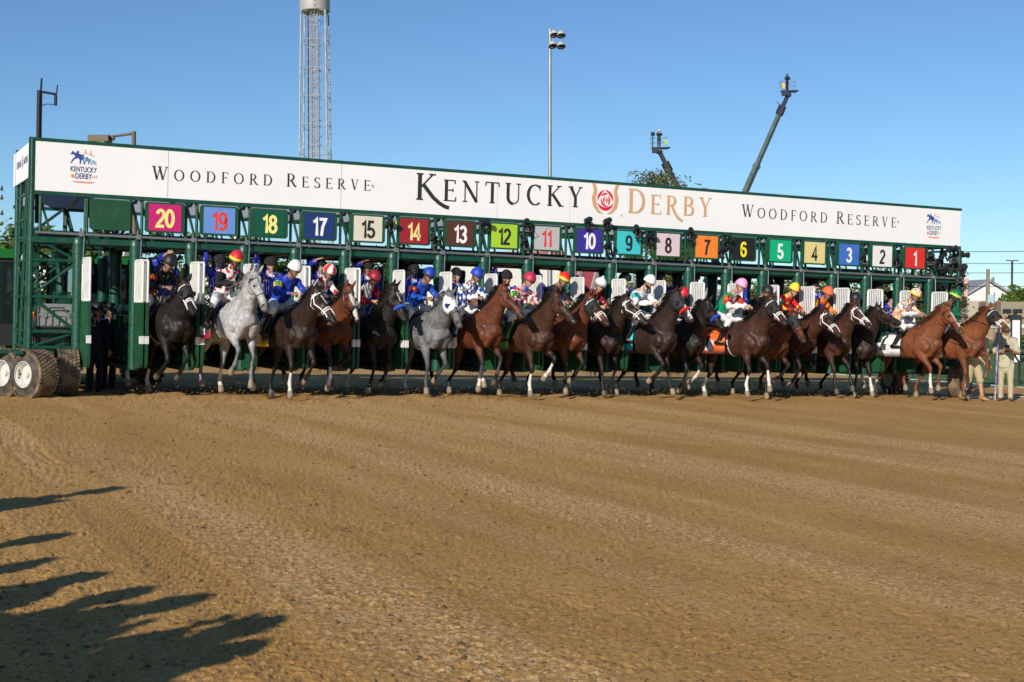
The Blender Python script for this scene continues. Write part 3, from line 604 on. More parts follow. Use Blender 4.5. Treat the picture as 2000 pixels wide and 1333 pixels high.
# loose clods thrown up over the harrowed dirt
mb = MB(); k = 0
while k < 9500:
    Y = 4.6+rng.random()**1.6*26; X = rng.uniform(-.40, .40)*Y; s = rng.choice((.003, .004, .005, .006, .007, .012 if X < 0 else .007))*rng.uniform(.6, 1.4)*(1+Y/20)
    x = (X-P02[0])*uh[0]+(Y-P02[1])*uh[1]
    if x > 8: continue
    if x > -18 and rng.random() < .45: continue
    mb.v.extend([]); c = (X, Y, 0); P_ = [(rng.uniform(.6, 1.2)*a, rng.uniform(.6, 1.2)*b_, rng.uniform(.5, 1)*z_) for a, b_, z_ in ((1, 0, .1), (.3, .9, .1), (-.9, .4, .1), (-.5, -.8, .1), (.5, -.7, .1), (0, 0, 1), (.3, .2, .8))]
    mb.add([(X+p[0]*s, Y+p[1]*s, p[2]*s) for p in P_], [(0, 1, 6), (1, 2, 5), (2, 3, 5), (3, 4, 5), (4, 0, 6), (5, 6, 1), (5, 4, 6)]); k += 1
A_ = np.array(mb.v); h_, _ = relief(A_[:, 0], A_[:, 1]); cz_ = base_z(A_[:, 0], A_[:, 1])
hc_ = h_.reshape(-1, 7).mean(1).repeat(7); A_[:, 2] += cz_+hc_; mb.v = [tuple(a) for a in A_]
tag(mb.build("dirt_clods", mat("clod", (.085, .05, .024), .95, col2=(.34, .19, .065), vscale=9)), "small dark clods of dirt scattered over the harrowed track", "dirt clods", None, "stuff")
# dirt kicked up round the hooves
mb = MB()
for h in H:
    bm = h['base']
    for q in range(100):
        p = bm @ Vector((rng.uniform(-1.2, .9), rng.gauss(0, .38), 0)); zz = h['dz']*0+abs(rng.gauss(0, .12)); s = rng.uniform(.004, .017)
        c = V(p.x, p.y, 0); c[2] = base_z(c[0:1], c[1:2])[0]+zz+.01
        P_ = [(rng.uniform(.6, 1.2)*a, rng.uniform(.6, 1.2)*b_, z_) for a, b_, z_ in ((1, 0, 0), (-.5, .9, 0), (-.5, -.9, 0), (0, 0, 1), (0, 0, -1))]
        mb.add([c+np.array(p_)*s for p_ in P_], [(0, 1, 3), (1, 2, 3), (2, 0, 3), (1, 0, 4), (2, 1, 4), (0, 2, 4)])
tag(mb.build("flying_dirt", mat("clod", (.12, .075, .035))), "dark crumbs of dirt thrown up around the horses' hooves", "flying dirt", None, "stuff")
b = MB(); p0 = at(1885, 781, 33); p1 = at(2020, 784, 34.5)
for t in range(12):
    a = p0+(p1-p0)*t/12; c = p0+(p1-p0)*(t+1)/12
    for q in (a, c): q[2] = base_z(q[0:1], q[1:2])[0]+.02
    b.tube([a, c], .012, 5)
tag(b.build("rope", mat("white cord", (.7, .7, .65), .8)), "thin white cord lying on the dirt at the right edge", "cord")
# ---------------------------------------------------------------- starting gate
GREEN = mat("gate green", (.004, .074, .045), .38, bump=.05, bscale=6, var=.35, vscale=3, spec=.5, rvar=.15, dust=((.10, .085, .055), 5, .55))
GREEN2 = mat("panel green", (.010, .085, .036), .5, var=.4, vscale=2, dust=((.10, .085, .05), 4, .3))
DGREEN = mat("pad green", (.006, .045, .028), .55, bump=.3, bscale=8, var=.4, vscale=4)
STEEL = mat("galvanised", (.45, .46, .45), .4, .8, var=.3, vscale=20)
WHITE = mat("banner white", (.86, .87, .87), .5, var=.05, vscale=.6, bump=.12, bscale=1.2, rvar=.1, dust=((.70, .68, .63), 1.6, .22))
DOORW = mat("door white", (.80, .80, .78), .45, var=.12, vscale=8, dust=((.42, .34, .24), 6, .5))
BACKC = mat("banner back", (.30, .33, .40), .7)
BLACK = mat("black rubber", (.018, .018, .018), .7, var=.4, vscale=30)
gate = empty("starting_gate", G.copy(), "long green starting gate with white banner and coloured number boards across the track", "starting gate")
XL, XR, DG = -20.42, 1.33, 2.5
def xof(px, z, y=0.):                        # gate-local x seen at photo column px
    lo, hi = -24., 4.
    for _ in range(40):
        m = (lo+hi)/2; d = Gp(m, y, z)-V(0, 0, 1.68); q = 1000+2667*d[0]/(d@FW)
        if q < px: lo = m
        else: hi = m
    return (lo+hi)/2
XO = -.10                                    # stall centre lines sit at -i+XO
def sx_(i): return -i+XO
# banner panels front and rear
b = MB()
seams = [XL]+[xof(p, 4.2) for p in (328, 666, 971, 1113, 1496)]+[XR]
for a, c in zip(seams[:-1], seams[1:]): b.box((a+.006, -.02, 3.77), (c-.006, .02, 4.64))
banner = b.build("banner", WHITE, gate)
b = MB()
b.box((XL-.03, -.035, 4.645), (XR+.02, .03, 4.70)); b.box((XL-.03, -.035, 3.70), (XR+.02, .03, 3.765)); b.box((XL-.06, -.04, 3.70), (XL-.005, .035, 4.70))
b.box((XL-.03, DG-.03, 4.55), (XR+.02, DG+.03, 4.60)); b.box((XL-.03, DG-.03, 3.60), (XR+.02, DG+.03, 3.66))
b.build("banner_frame", GREEN, gate)
b = MB(); b.box((XL, DG-.02, 3.662), (XR, DG+.02, 4.548)); b.build("rear_banner", BACKC, gate)
b = MB(); b.box((XL-.045, .06, 4.0), (XL-.02, DG-.06, 4.62)); endp = b.build("end_panel", WHITE, gate)
# ---- truss
b = MB()
for y in (0, DG):
    z0 = 2.98; z1 = 3.71
    b.box((XL, y-.05, z0-.12), (XR, y+.05, z0-.02))
    n = 21
    for i in range(-1, 21):
        x = sx_(i)-.5
        if x < XL+.15 or x > XR-.9: x = max(min(x, XR-1.12), XL+.05)
        for dx in (-.05, .95-.5, ):
            pass
        b.tube([(x+.1, y+.02, z0-.05), (x+.1, y+.02, z1)], .028, 8); b.tube([(x+.9, y+.02, z0-.05), (x+.9, y+.02, z1)], .028, 8)
        b.tube([(x+.9, y+.04, z1), (x+1.1, y+.04, z0)], .024, 8); b.tube([(x+.30, y+.06, z0), (x+.08, y+.06, z1)], .022, 8)
truss = b.build("truss", GREEN, gate, True)
b = MB()
for i in range(-1, 21):
    x = sx_(i)-.5
    if x < XL: continue
    b.box((x-.05, .2, 2.84), (x+.05, DG-.21, 2.93))
    b.tube([(x, 0, 3.70), (x+.05, DG/2, 3.62), (x, DG, 3.62)], .03, 6)
    x9 = min(x+1, XR); b.tube([(x, .05, 2.98), (min(x+.5, XR), DG, 3.0)], .025, 6); b.tube([(x9, .05, 3.66), (min(x+.5, XR), DG, 3.62)], .025, 6)
b.box((XL, .07, 2.83), (XR, .19, 2.922)); b.box((XL, DG-.2, 2.88), (XR, DG-.07, 2.98)); b.box((XL, .6, 2.935), (XR, 2.1, 2.96)); b.box((XL, DG-.04, 3.0), (XR, DG+.02, 3.22))
for k in range(85):
    x = XL+.2+k*.25; b.box((x, .055, 2.928), (x+.22, .59, 2.97))
b.build("overhead_beam", GREEN, gate, False)
b = MB(); b.tube([(XL+.05, -.10, 3.03), (XR, -.10, 2.965)], .026, 10)
for i in range(-1, 20):
    x = sx_(i)-.5; z = 3.03-.065*(x-XL)/(XR-XL); b.tube([(x+.02, -.14, z-.02), (x+.02, -.02, z+.10)], .022, 6); b.box((x-.02, -.145, z-.04), (x+.06, -.06, z+.04))
b.build("front_rail", STEEL, gate, True)
for i in range(-1, 20):
    x = sx_(i)-.5; b = MB(); b.tube([(x+.07, -.12, 2.98), (x+.05, -.15, 2.62), (x+.05, -.15, 2.50)], .012, 6); b.tube([(x+.07, -.15, 2.50), (x+.05, -.15, 1.75), (x+.12, -.18, 1.72)], .010, 6) if i % 5 == 4 else None
    b.build("latch_rod", STEEL, gate, True)
# ---- posts with ring collars
def post_mesh(h0, h1, r):
    b = MB(); pr = []
    z = h1
    segs = [(h0, r), (h1-.95, r), (h1-.95, r*1.06), (h1-.90, r*1.06), (h1-.90, r), (h1-.55, r), (h1-.55, r*1.07), (h1-.50, r*1.07), (h1-.50, r), (h1-.30, r), (h1-.30, r*1.12), (h1-.14, r*1.12), (h1-.14, r*1.2), (h1-.04, r*1.2), (h1, r*.9)]
    b.tube([(0, 0, q[0]+k*.0005) for k, q in enumerate(segs)], [q[1] for q in segs], 18)
    return b
pm = None
for y, r_, h1 in ((.02, .105, 2.98), (DG-.5, .11, 2.90), (DG+.9, .10, 2.80)):
    pm = None
    for i in range(-1, 20):
        if pm is None: o = post_mesh(.62, h1, r_).build("post", GREEN, gate, True); pm = o.data
        else: o = link("post", pm, gate)
        o.matrix_local = Matrix.Translation((sx_(i)-.5, y, 0))
# ---- partitions and doors
def door_mesh(w, n):                          # in xz, hinge at x=0; frame with vertical slats
    b = MB(); z0, z1 = 1.86, 2.60
    b.tube([(0, 0, z0), (0, 0, z1-.03), (.03, 0, z1), (w-.03, 0, z1), (w, 0, z1-.03), (w, 0, z0)], .018, 8)
    b.box((0, -.012, z0-.02), (w, .012, z0+.03))
    for k in range(n): x = .035+(w-.07)*k/(n-1); b.box((x-.012, -.009, z0+.03), (x+.012, .009, z1-.01))
    return b
def low_mesh(w):
    b = MB()
    b.poly([(0, .71), (.04, .67), (w-.05, .67), (w, .73), (w, 1.84), (0, 1.84)], .05, y=-.025)
    for k in range(3): b.box((.03, -.035, .80+k*.32), (w-.03, -.0255, .85+k*.32))
    return b
W_ = .46; dm = lm_ = wm = None
for i in range(-1, 20):
    x = sx_(i)-.5
    for sd, ang in ((1, -83), (-1, -84)):
        if (i == -1 and sd == 1) or (i == 19 and sd == -1): continue
        Mx = Matrix.Translation((x+(.055 if sd > 0 else -.025), -.12, 0)) @ Matrix.Rotation(R(ang), 4, 'Z')
        if dm is None:
            o = door_mesh(W_, 8).build("door_grille", DOORW, gate, True); dm = o.data
            o2 = low_mesh(W_).build("door_panel", GREEN2, gate); lm_ = o2.data
            b = MB(); b.box((W_-.05, -.04, 1.10), (W_+.004, .034, 1.24)); o3 = b.build("door_band", DOORW, gate); wm = o3.data
        else: o = link("door_grille", dm, gate) if (sd < 0 or i > 13) else None; o2 = link("door_panel", lm_, gate); o3 = link("door_band", wm, gate)
        for q in (o, o2, o3):
            if q: q.matrix_local = Mx
for i in range(-1, 20):
    x = sx_(i)-.5; b = MB()
    b.box((x-.06, .16, .66), (x+.06, DG+.75, 1.62)); 
    for k in range(9): b.tube([(x-.075, .2+k*.33, .70), (x-.075, .2+k*.33, 1.60)], .03, 6); b.tube([(x+.075, .2+k*.33, .70), (x+.075, .2+k*.33, 1.60)], .03, 6)
    b.tube([(x, .15, 1.72), (x, DG+.8, 1.72)], .085, 10); b.box((x-.16, .2, .78), (x+.16, DG+.7, .84))
    b.poly([(x-.10, .60), (x+.10, .60), (x+.16, .70), (x-.16, .70)], DG+.6, y=.15)
    b.build("partition", DGREEN, gate, False)
# rear doors, half open
for i in range(0, 20, 1):
    if i in (16, ): pass
    b = MB(); x = sx_(i); b.box((x-.42, DG+.78, .70), (x-.02, DG+.84, 1.62)); b.box((x+.02, DG+.78, .70), (x+.42, DG+.84, 1.62)); b.build("rear_door", DGREEN, gate)
# ---- number boards
DC = [((.72, .025, .02), (.85, .84, .82)), ((.80, .80, .78), (.015, .015, .015)), ((.045, .16, .55), (.85, .85, .85)), ((.72, .62, .26), (.02, .02, .02)), ((.0, .42, .20), (.85, .85, .85)),
      ((.012, .012, .012), (.85, .75, .03)), ((.90, .24, .035), (.03, .02, .02)), ((.70, .56, .60), (.02, .02, .02)), ((.05, .55, .60), (.02, .02, .025)), ((.045, .025, .32), (.85, .85, .85)),
      ((.48, .48, .50), (.75, .04, .03)), ((.38, .62, .035), (.02, .02, .02)), ((.09, .030, .02), (.85, .85, .85)), ((.32, .015, .025), (.80, .72, .28)), ((.70, .66, .55), (.02, .02, .02)),
      ((.008, .035, .17), (.85, .85, .85)), ((.0, .085, .045), (.85, .80, .25)), ((.14, .28, .66), (.72, .05, .03)), ((.55, .012, .16), (.85, .75, .25)), None]
NUMS = [1, 2, 3, 4, 5, 6, 7, 8, 9, 10, 11, 12, 13, 14, 15, 17, 18, 19, 20, 0]
OBS = [1786, 1722, 1657, 1590, 1523, 1451, 1379, 1304, 1227, 1150, 1067, 984, 898, 808, 718, 623, 526, 428, 322, 215]
for i in range(20):
    x = xof(OBS[i], 3.4, -.06); zc = 3.415-.0006*i; w = .36; h = .275
    def rr(w, h, c): return [(x-w+c, zc-h), (x+w-c, zc-h), (x+w, zc-h+c), (x+w, zc+h-c), (x+w-c, zc+h), (x-w+c, zc+h), (x-w, zc+h-c), (x-w, zc-h+c)]
    b = MB(); b.poly(rr(w, h, .04), .035, y=-.075); b.poly(rr(w+.0, h, .04), .002, y=-.079)
    for a in (-1, 1): b.box((x+a*(w-.03)-.008, -.084, zc-h+.04), (x+a*(w-.03)+.008, -.0795, zc-h+.056)); b.box((x+a*(w-.03)-.008, -.084, zc+h-.056), (x+a*(w-.03)+.008, -.0795, zc+h-.04))
    bd = b.build("number_board", GREEN2, gate)
    if DC[i]:
        bg_, fg = DC[i]; b = MB(); b.box((x-.295, -.088, zc-.242), (x+.295, -.082, zc+.242)); b.box((x-.04, -.095, zc+.20), (x+.04, -.0885, zc+.235))
        fc = b.build("board_face", mat("face %d" % i, bg_, .5, var=.06, vscale=5), bd)
        # digits as bold condensed glyphs
        digits(str(NUMS[i]), x, zc-.012, .345, .165, bd, "number", mat("digit %s" % (fg,), fg, .5), -.0892, .86)
# ---- end bays
def bay(x0, x1, left):
    b = MB(); z1 = 4.68; t = b.tube
    xs = [x0, x1]
    ys = (0, DG-.4)
    for y in ys:
        t([(x0, y, .62), (x0, y, z1 if left else 3.7)], .048, 12)
    zz = [1.0, 1.28, 1.9, 2.55, 2.98] if left else [.9, 1.6, 2.4, 2.9]
    for y in ys:
        for z in zz: t([(x0, y, z), (x1, y, z)], .034, 8)
        for k in range(len(zz)-1):
            a, c = (x0, x1) if k % 2 == 0 else (x1, x0)
            t([(a, y+.03, zz[k]), (c, y+.03, zz[k+1])], .026, 8)
    for z in zz+[3.3, 3.75]: t([(x0, 0, z), (x0, DG-.4, z)], .028, 8)
    for k in range(len(zz)-1): t([(x0, (0, DG-.4)[k % 2], zz[k]), (x0, (DG-.4, 0)[k % 2], zz[k+1])], .024, 8)
    t([(x0, .5, 1.0), (x0, .12, 4.1)], .04, 8); t([(x0, 1.2, 1.0), (x0, .5, 4.1)], .04, 8)
    t([(x0, 1.5, 4.1), (x0, 1.9, 1.0)], .035, 8)
    b.box((x0-.1, -.05, .60), (x1+.1, .10, .74)); b.box((x0-.1, DG-.45, .60), (x1+.1, DG-.3, .74)); b.box((x0+.25, -.3, .62), (x0+.37, DG, .72)); b.box((x1-.35, -.3, .62), (x1-.23, DG, .72))
    b.box((x0+.45, .1, .80), (x1-.2, .6, 1.2)); b.box((x1-.34, .3, 1.3), (x1-.08, .8, 2.0)) if left else None
    b.tube([(x0+.2, .9, .8), (x0+.25, .95, 2.9)], .03, 6); b.tube([(x0+.5, 1.3, .8), (x0+.1, 1.5, 3.6)], .035, 6); b.tube([(x0, .2, 3.0), (x1, 1.9, 3.6)], .03, 6)
    return b
bay(XL, sx_(19)-.5, True).build("end_frame", GREEN, gate, True)
bay(XR+.0, sx_(-1)-.5, False).build("end_frame", GREEN, gate, True)
# ---- wheels
TYRE = mat("dusty tyre", (.25, .18, .105), .95, bump=.6, bscale=30, col2=(.07, .055, .04), vscale=5)
SIDE = mat("tyre sidewall", (.02, .02, .02), .75, col2=(.10, .08, .055), vscale=5)
RIMW = mat("rim white", (.58, .57, .54), .5, dust=((.25, .19, .12), 9, .7))
def wheel(x, y, rad, wid, yaw, name="wheel", rimc=RIMW, parent=gate, z=0):
    Mx = Matrix.Translation((x, y, zg(x)+rad-.02+z)) @ Matrix.Rotation(R(yaw), 4, 'Z')
    w = MB(); N = 44; prof = [(.0, .52), (.06, .62), (.10, .86), (.16, .96), (.28, 1.0), (.5, 1.015), (.72, 1.0), (.84, .96), (.90, .86), (.94, .62), (1, .52)]
    P = []; F = []; mi = []
    for k in range(N):
        a = 2*math.pi*k/N
        for (u, r_) in prof: P.append(((u-.5)*wid, math.cos(a)*r_*rad, math.sin(a)*r_*rad))
    m_ = len(prof)
    for k in range(N):
        for j in range(m_-1): F.append((k*m_+j, k*m_+j+1, ((k+1) % N)*m_+j+1, ((k+1) % N)*m_+j)); mi.append(1 if j < 2 or j > m_-4 else 0)
    # tread blocks
    w.add(P, F); w.mi = mi; w.cur = 0
    for k in range(40):
        for j in range(6):
            a = 2*math.pi*(k+.5*(j % 2))/40; u = (-.37+.148*j)*wid; da = .055; du = .052*wid
            q = []
            for rr_ in (.985, 1.035):
                for (s1, s2) in ((-1, -1), (1, -1), (1, 1), (-1, 1)): q.append((u+s1*du, math.cos(a+s2*da)*rad*rr_, math.sin(a+s2*da)*rad*rr_))
            w.add(q, [(0, 1, 2, 3), (4, 7, 6, 5), (0, 4, 5, 1), (1, 5, 6, 2), (2, 6, 7, 3), (3, 7, 4, 0)])
    wh = empty(name); wh.parent = parent; wh.matrix_local = Mx
    w.build("tyre", [TYRE, SIDE], wh, True)
    r = MB()
    for sg in (-1, 1):
        e = sg*wid/2
        r.tube([(e*.98, 0, 0), (e*.90, 0, 0), (e*.62, 0, 0), (e*.5, 0, 0)], [rad*.54, rad*.50, rad*.40, rad*.39], 28, False)
        r.tube([(e*.52, 0, 0), (e*.5, 0, 0)], [rad*.41, rad*.41], 28)
        for q in range(6):
            a = q*math.pi/3; c = (e*.54, math.cos(a)*rad*.18, math.sin(a)*rad*.18); r.sphere(c, rad*.03, 6, 4)
        r.tube([(e*.53, 0, 0), (e*.72, 0, 0)], [rad*.12, rad*.10], 12)
        r.tube([(e*.985+sg*.002, math.cos(t_)*rad*.53, math.sin(t_)*rad*.53) for t_ in np.linspace(0, 6.2832, 30)], rad*.02, 6, False)
    r.build("rim", rimc, wh, True)
wheel(xof(66, .5, -.62), -.62, .42, .44, 30)
wheel(xof(24, .5, -.10), -.10, .42, .44, 30)
wheel(xof(130, .5, .0), .0, .42, .42, -2)
wheel(XL+.45, 2.1, .42, .42, -4)
wheel(1.22, -.25, .44, .36, -66)
wheel(.70, 1.5, .42, .36, -10)
b = MB(); b.box((XL-.75, -.30, .895), (XL+.1, -.18, .97)); b.box((XL-.3, -.75, .90), (XL-.18, .4, .96)); b.box((XL+.28, -.2, .88), (XL+.40, .6, .95)); b.box((XL-.28, -.45, .50), (XL-.20, -.35, .90)); b.build("axle_carrier", GREEN, gate)
# ---------------------------------------------------------------- lettering and emblems on the banner
INK = mat("banner ink", (.022, .022, .024), .6); TAN = mat("banner tan", (.62, .36, .19), .6); RED = mat("banner red", (.72, .012, .035), .6)
BLUE = mat("logo blue", (.025, .07, .32), .6); LBLUE = mat("logo pale blue", (.22, .40, .62), .6); SALM = mat("logo salmon", (.75, .30, .18), .6); NAVY = mat("logo navy", (.03, .04, .18), .6)
def bx_(px, y_=None, z=4.2): return xof(px, z, -.025)
def zof(px, py):                             # gate-local z on the banner face at a photo pixel
    lo, hi = 0., 7.; x = xof(px, 4.2, -.025)
    for _ in range(40):
        m = (lo+hi)/2; d = Gp(x, -.025, m)-V(0, 0, 1.68); q = 666.5-2667*(d@UP)/(d@FW)
        if q > py: lo = m
        else: hi = m
    return (lo+hi)/2
def line(txt, pa, pb, big, small, wt): return layout(txt, bx_(pa[0]), bx_(pb[0]), zof(*pa), zof(*pb), big, small, wt)
stroke_text(line("WOODFORD RESERVE", (296, 351), (724, 373), .25, .205, 1.15), banner, "letter", INK)
stroke_text(line("WOODFORD RESERVE", (1448, 424), (1751, 445), .285, .235, 1.1), banner, "letter", INK)
it = line("KENTUCKY", (812, 390), (1138, 405.5), .53, .43, 1.3); it[0] = ('k',)+it[0][1:]
stroke_text(it, banner, "letter", INK)
it = line("DERBY", (1226, 416), (1390, 424), .52, .42, 1.3); it[2] = ('r',)+it[2][1:]
stroke_text(it, banner, "letter", TAN)
# horseshoe and rose
cx = bx_(1182); cz = zof(1182, 391)
b = MB(); n = 0
def rib(pts, w, y=-.026):
    global n
    P, F = ribbon(pts, w if callable(w) else (lambda d: w)); b.add([(cx+q[0], y-.0002*n, cz+q[1]) for q in P], F); n += 1
for sg in (-1, 1):
    b = MB(); pts = [(sg*.30, .36), (sg*.245, .20), (sg*.285, .02), (sg*.25, -.14), (sg*.16, -.255), (sg*.05, -.30)]
    W3 = [.075, .085, .10, .095, .06, .012]
    for k in range(5):
        t0, t1 = V(*pts[k]), V(*pts[k+1]); nrm = lambda t: V(-t[1], t[0])
        tm = lambda i: unit(V(*pts[min(i+1, 5)])-V(*pts[max(i-1, 0)]))
        a, c = nrm(tm(k)), nrm(tm(k+1)); b.add([(cx+p[0], -.0255, cz+p[1]) for p in (t0+a*W3[k]/2, t0-a*W3[k]/2, t1-c*W3[k+1]/2, t1+c*W3[k+1]/2)], [(0, 1, 2, 3)])
    b.add([(cx+p[0], -.0262, cz+p[1]) for p in ((sg*.36, .39), (sg*.22, .40), (sg*.22, .35), (sg*.34, .33))], [(0, 1, 2, 3)])
    b.build("horseshoe_branch", TAN, banner)
def crescent(ox, oz, rx, rz, a0, a1, th, y):
    n_ = 16; o_ = []; i_ = []
    for k in range(n_+1):
        t = k/n_; a = R(a0+(a1-a0)*t); w = th*math.sin(math.pi*(.06+.88*t)); o_.append((cx+ox+rx*math.cos(a), y, cz+oz+rz*math.sin(a))); i_.append((cx+ox+(rx-w)*math.cos(a), y, cz+oz+(rz-w)*math.sin(a)))
    b.add(o_+i_, [(k, k+1, n_+2+k, n_+1+k) for k in range(n_)])
b = MB()
for k, q in enumerate(((0, -.01, .205, .22, 195, 345, .075), (0, .0, .20, .215, 100, 186, .055), (0, .0, .20, .215, -8, 92, .06), (.01, -.01, .125, .135, 160, 300, .05), (.0, .01, .125, .145, 60, 152, .045), (.0, .0, .12, .135, -55, 50, .045), (.0, .0, .062, .072, 100, 260, .035), (.0, .0, .06, .07, -80, 80, .03), (.0, .0, .018, .02, 0, 350, .017))): crescent(*q, -.0258-.0002*k)
b.build("rose_emblem", RED, banner)
for p in ((728, 364), (1214, 421), (1754, 434)):
    b = MB(); n = 0; cx = bx_(p[0]); cz = zof(*p); rib(arc(0, 0, .026, .026, 0, 360, 16), .005); rib([(-.008, -.012), (-.008, .012), (.008, .006), (-.006, 0), (.01, -.012)], .004); b.build("registered_mark", TAN if p[0] == 1214 else INK, banner)
HORSE_SIL = [(-.5, .22), (-.44, .30), (-.38, .42), (-.32, .40), (-.24, .34), (-.14, .30), (-.10, .40), (-.02, .46), (.04, .40), (.0, .30), (.10, .27), (.16, .25), (.26, .22), (.36, .28), (.30, .14), (.28, .04), (.42, -.20), (.44, -.32), (.38, -.30), (.34, -.16), (.20, -.02), (.14, -.30), (.08, -.32), (.09, -.12), (.02, .03), (-.12, .0), (-.26, -.06), (-.42, -.26), (-.50, -.30), (-.46, -.22), (-.34, -.02), (-.22, .06), (-.22, .16), (-.32, .24), (-.42, .20)]
def kd_logo(pc, py, s):
    X, Z = bx_(pc), zof(pc, py); e = s
    lg = MB(); lg.poly([(X-.10*e+px_*.30*e, Z+.21*e+pz_*.34*e) for px_, pz_ in HORSE_SIL], .002, y=-.0262); o = lg.build("horse_emblem", BLUE, banner)
    lg = MB(); lg.poly([(X+.07*e+px_*.17*e, Z+.17*e+pz_*.20*e) for px_, pz_ in HORSE_SIL], .002, y=-.0275); lg.build("horse_emblem", mat("logo mid blue", (.10, .24, .50), .6), banner)
    lg = MB(); lg.poly([(X+.19*e+px_*.12*e, Z+.14*e+pz_*.14*e) for px_, pz_ in HORSE_SIL], .002, y=-.0268); lg.build("horse_emblem", LBLUE, banner)
    lg = MB()
    for q in (.03, .13): lg.poly([(X+q*e-.015*e, Z+.33*e-q*.25*e), (X+q*e+.015*e, Z+.33*e-q*.25*e), (X+q*e, Z+.42*e-q*.2*e)], .002, y=-.0262)
    lg.poly([(X-.06*e, Z+.34*e), (X+.2*e, Z+.27*e), (X+.2*e, Z+.285*e)], .002, y=-.0285)
    lg.poly([(X-.22*e, Z-.225*e), (X+.22*e, Z-.225*e), (X+.14*e, Z-.255*e), (X-.14*e, Z-.255*e)], .002, y=-.0262); lg.build("spire_emblem", SALM, banner)
    for t, zz, hh, sx in (("KENTUCKY", .0, .115, .66), ("DERBY", -.13, .125, .66)):
        me = add_text_mesh(t, hh*1.25*e, .001*e, sx, .0); me.materials.clear()
        link("lettering", me, banner, Matrix.Translation((X+(.0 if t == "KENTUCKY" else .0), -.0262, Z+zz*e)) @ Matrix.Rotation(R(90), 4, 'X'), [NAVY])
    for t, xx in (("150", -.20), ("147", .20)):
        if xx < 0: continue
        me = add_text_mesh(t, .08*e, .0, 1., 0.); me.materials.clear(); link("lettering", me, banner, Matrix.Translation((X+xx*e, -.0262, Z-.13*e)) @ Matrix.Rotation(R(90), 4, 'X'), [SALM])
    rg2 = MB(); rg2.poly([(X-.20*e+.035*e*math.cos(a), Z-.13*e+.04*e*math.sin(a)) for a in np.linspace(0, 5.9, 12)], .002, y=-.0262); rg2.build("round_mark", SALM, banner)
kd_logo(163, 332, .92); kd_logo(1824, 446, .95)
for t, yy, m_ in (("STERLING", 1.55, NAVY), ("RACING", .55, NAVY), ("A", 1.02, BLUE)):
    me = add_text_mesh(t, .17 if t != "A" else .34, .003, .9, 0.); me.materials.clear()
    link("lettering", me, endp, Matrix.Translation((XL-.048, yy, 4.34)) @ Matrix.Rotation(R(-90), 4, 'Z') @ Matrix.Rotation(R(90), 4, 'X'), [m_])
# ---------------------------------------------------------------- people
SKIN = dict(a=(.48, .26, .17), b=(.28, .14, .085), c=(.12, .06, .038))
def hand_vol(v, w, d, pal, sc=1., curl=.5):
    """palm + 5 separate fingers; w wrist, d finger direction, pal palm normal (towards grip)"""
    d = unit(d); pal = unit(pal-d*np.dot(pal, d)); s = np.cross(d, pal)
    v.t([w, w+d*.045*sc, w+d*.085*sc], [.016*sc, .017*sc, .015*sc], [.026*sc, .040*sc, .038*sc], side=s, n=10)
    for k, (o, L) in enumerate(((-.031, .062), (-.0105, .075), (.0105, .080), (.031, .072))):
        b0 = w+d*.080*sc+s*o*sc; a1 = curl*.9; a2 = curl*2.0; d1 = d*math.cos(a1)+pal*math.sin(a1); d2 = d*math.cos(a2)+pal*math.sin(a2); d3 = d*math.cos(a2+curl*.9)+pal*math.sin(a2+curl*.9)
        p1 = b0+d1*L*.45*sc; p2 = p1+d2*L*.33*sc; p3 = p2+d3*L*.25*sc; v.t([b0-d*.01, p1, p2, p3], [.0085*sc, .0082*sc, .0078*sc, .0068*sc], n=8)
    b0 = w+d*.025*sc+s*.030*sc; p1 = b0+unit(d*.6+s*.75+pal*.3)*.042*sc; p2 = p1+unit(d*.9+pal*.6+s*.1)*.032*sc; v.t([b0, p1, p2], [.013*sc, .0105*sc, .009*sc], n=8)
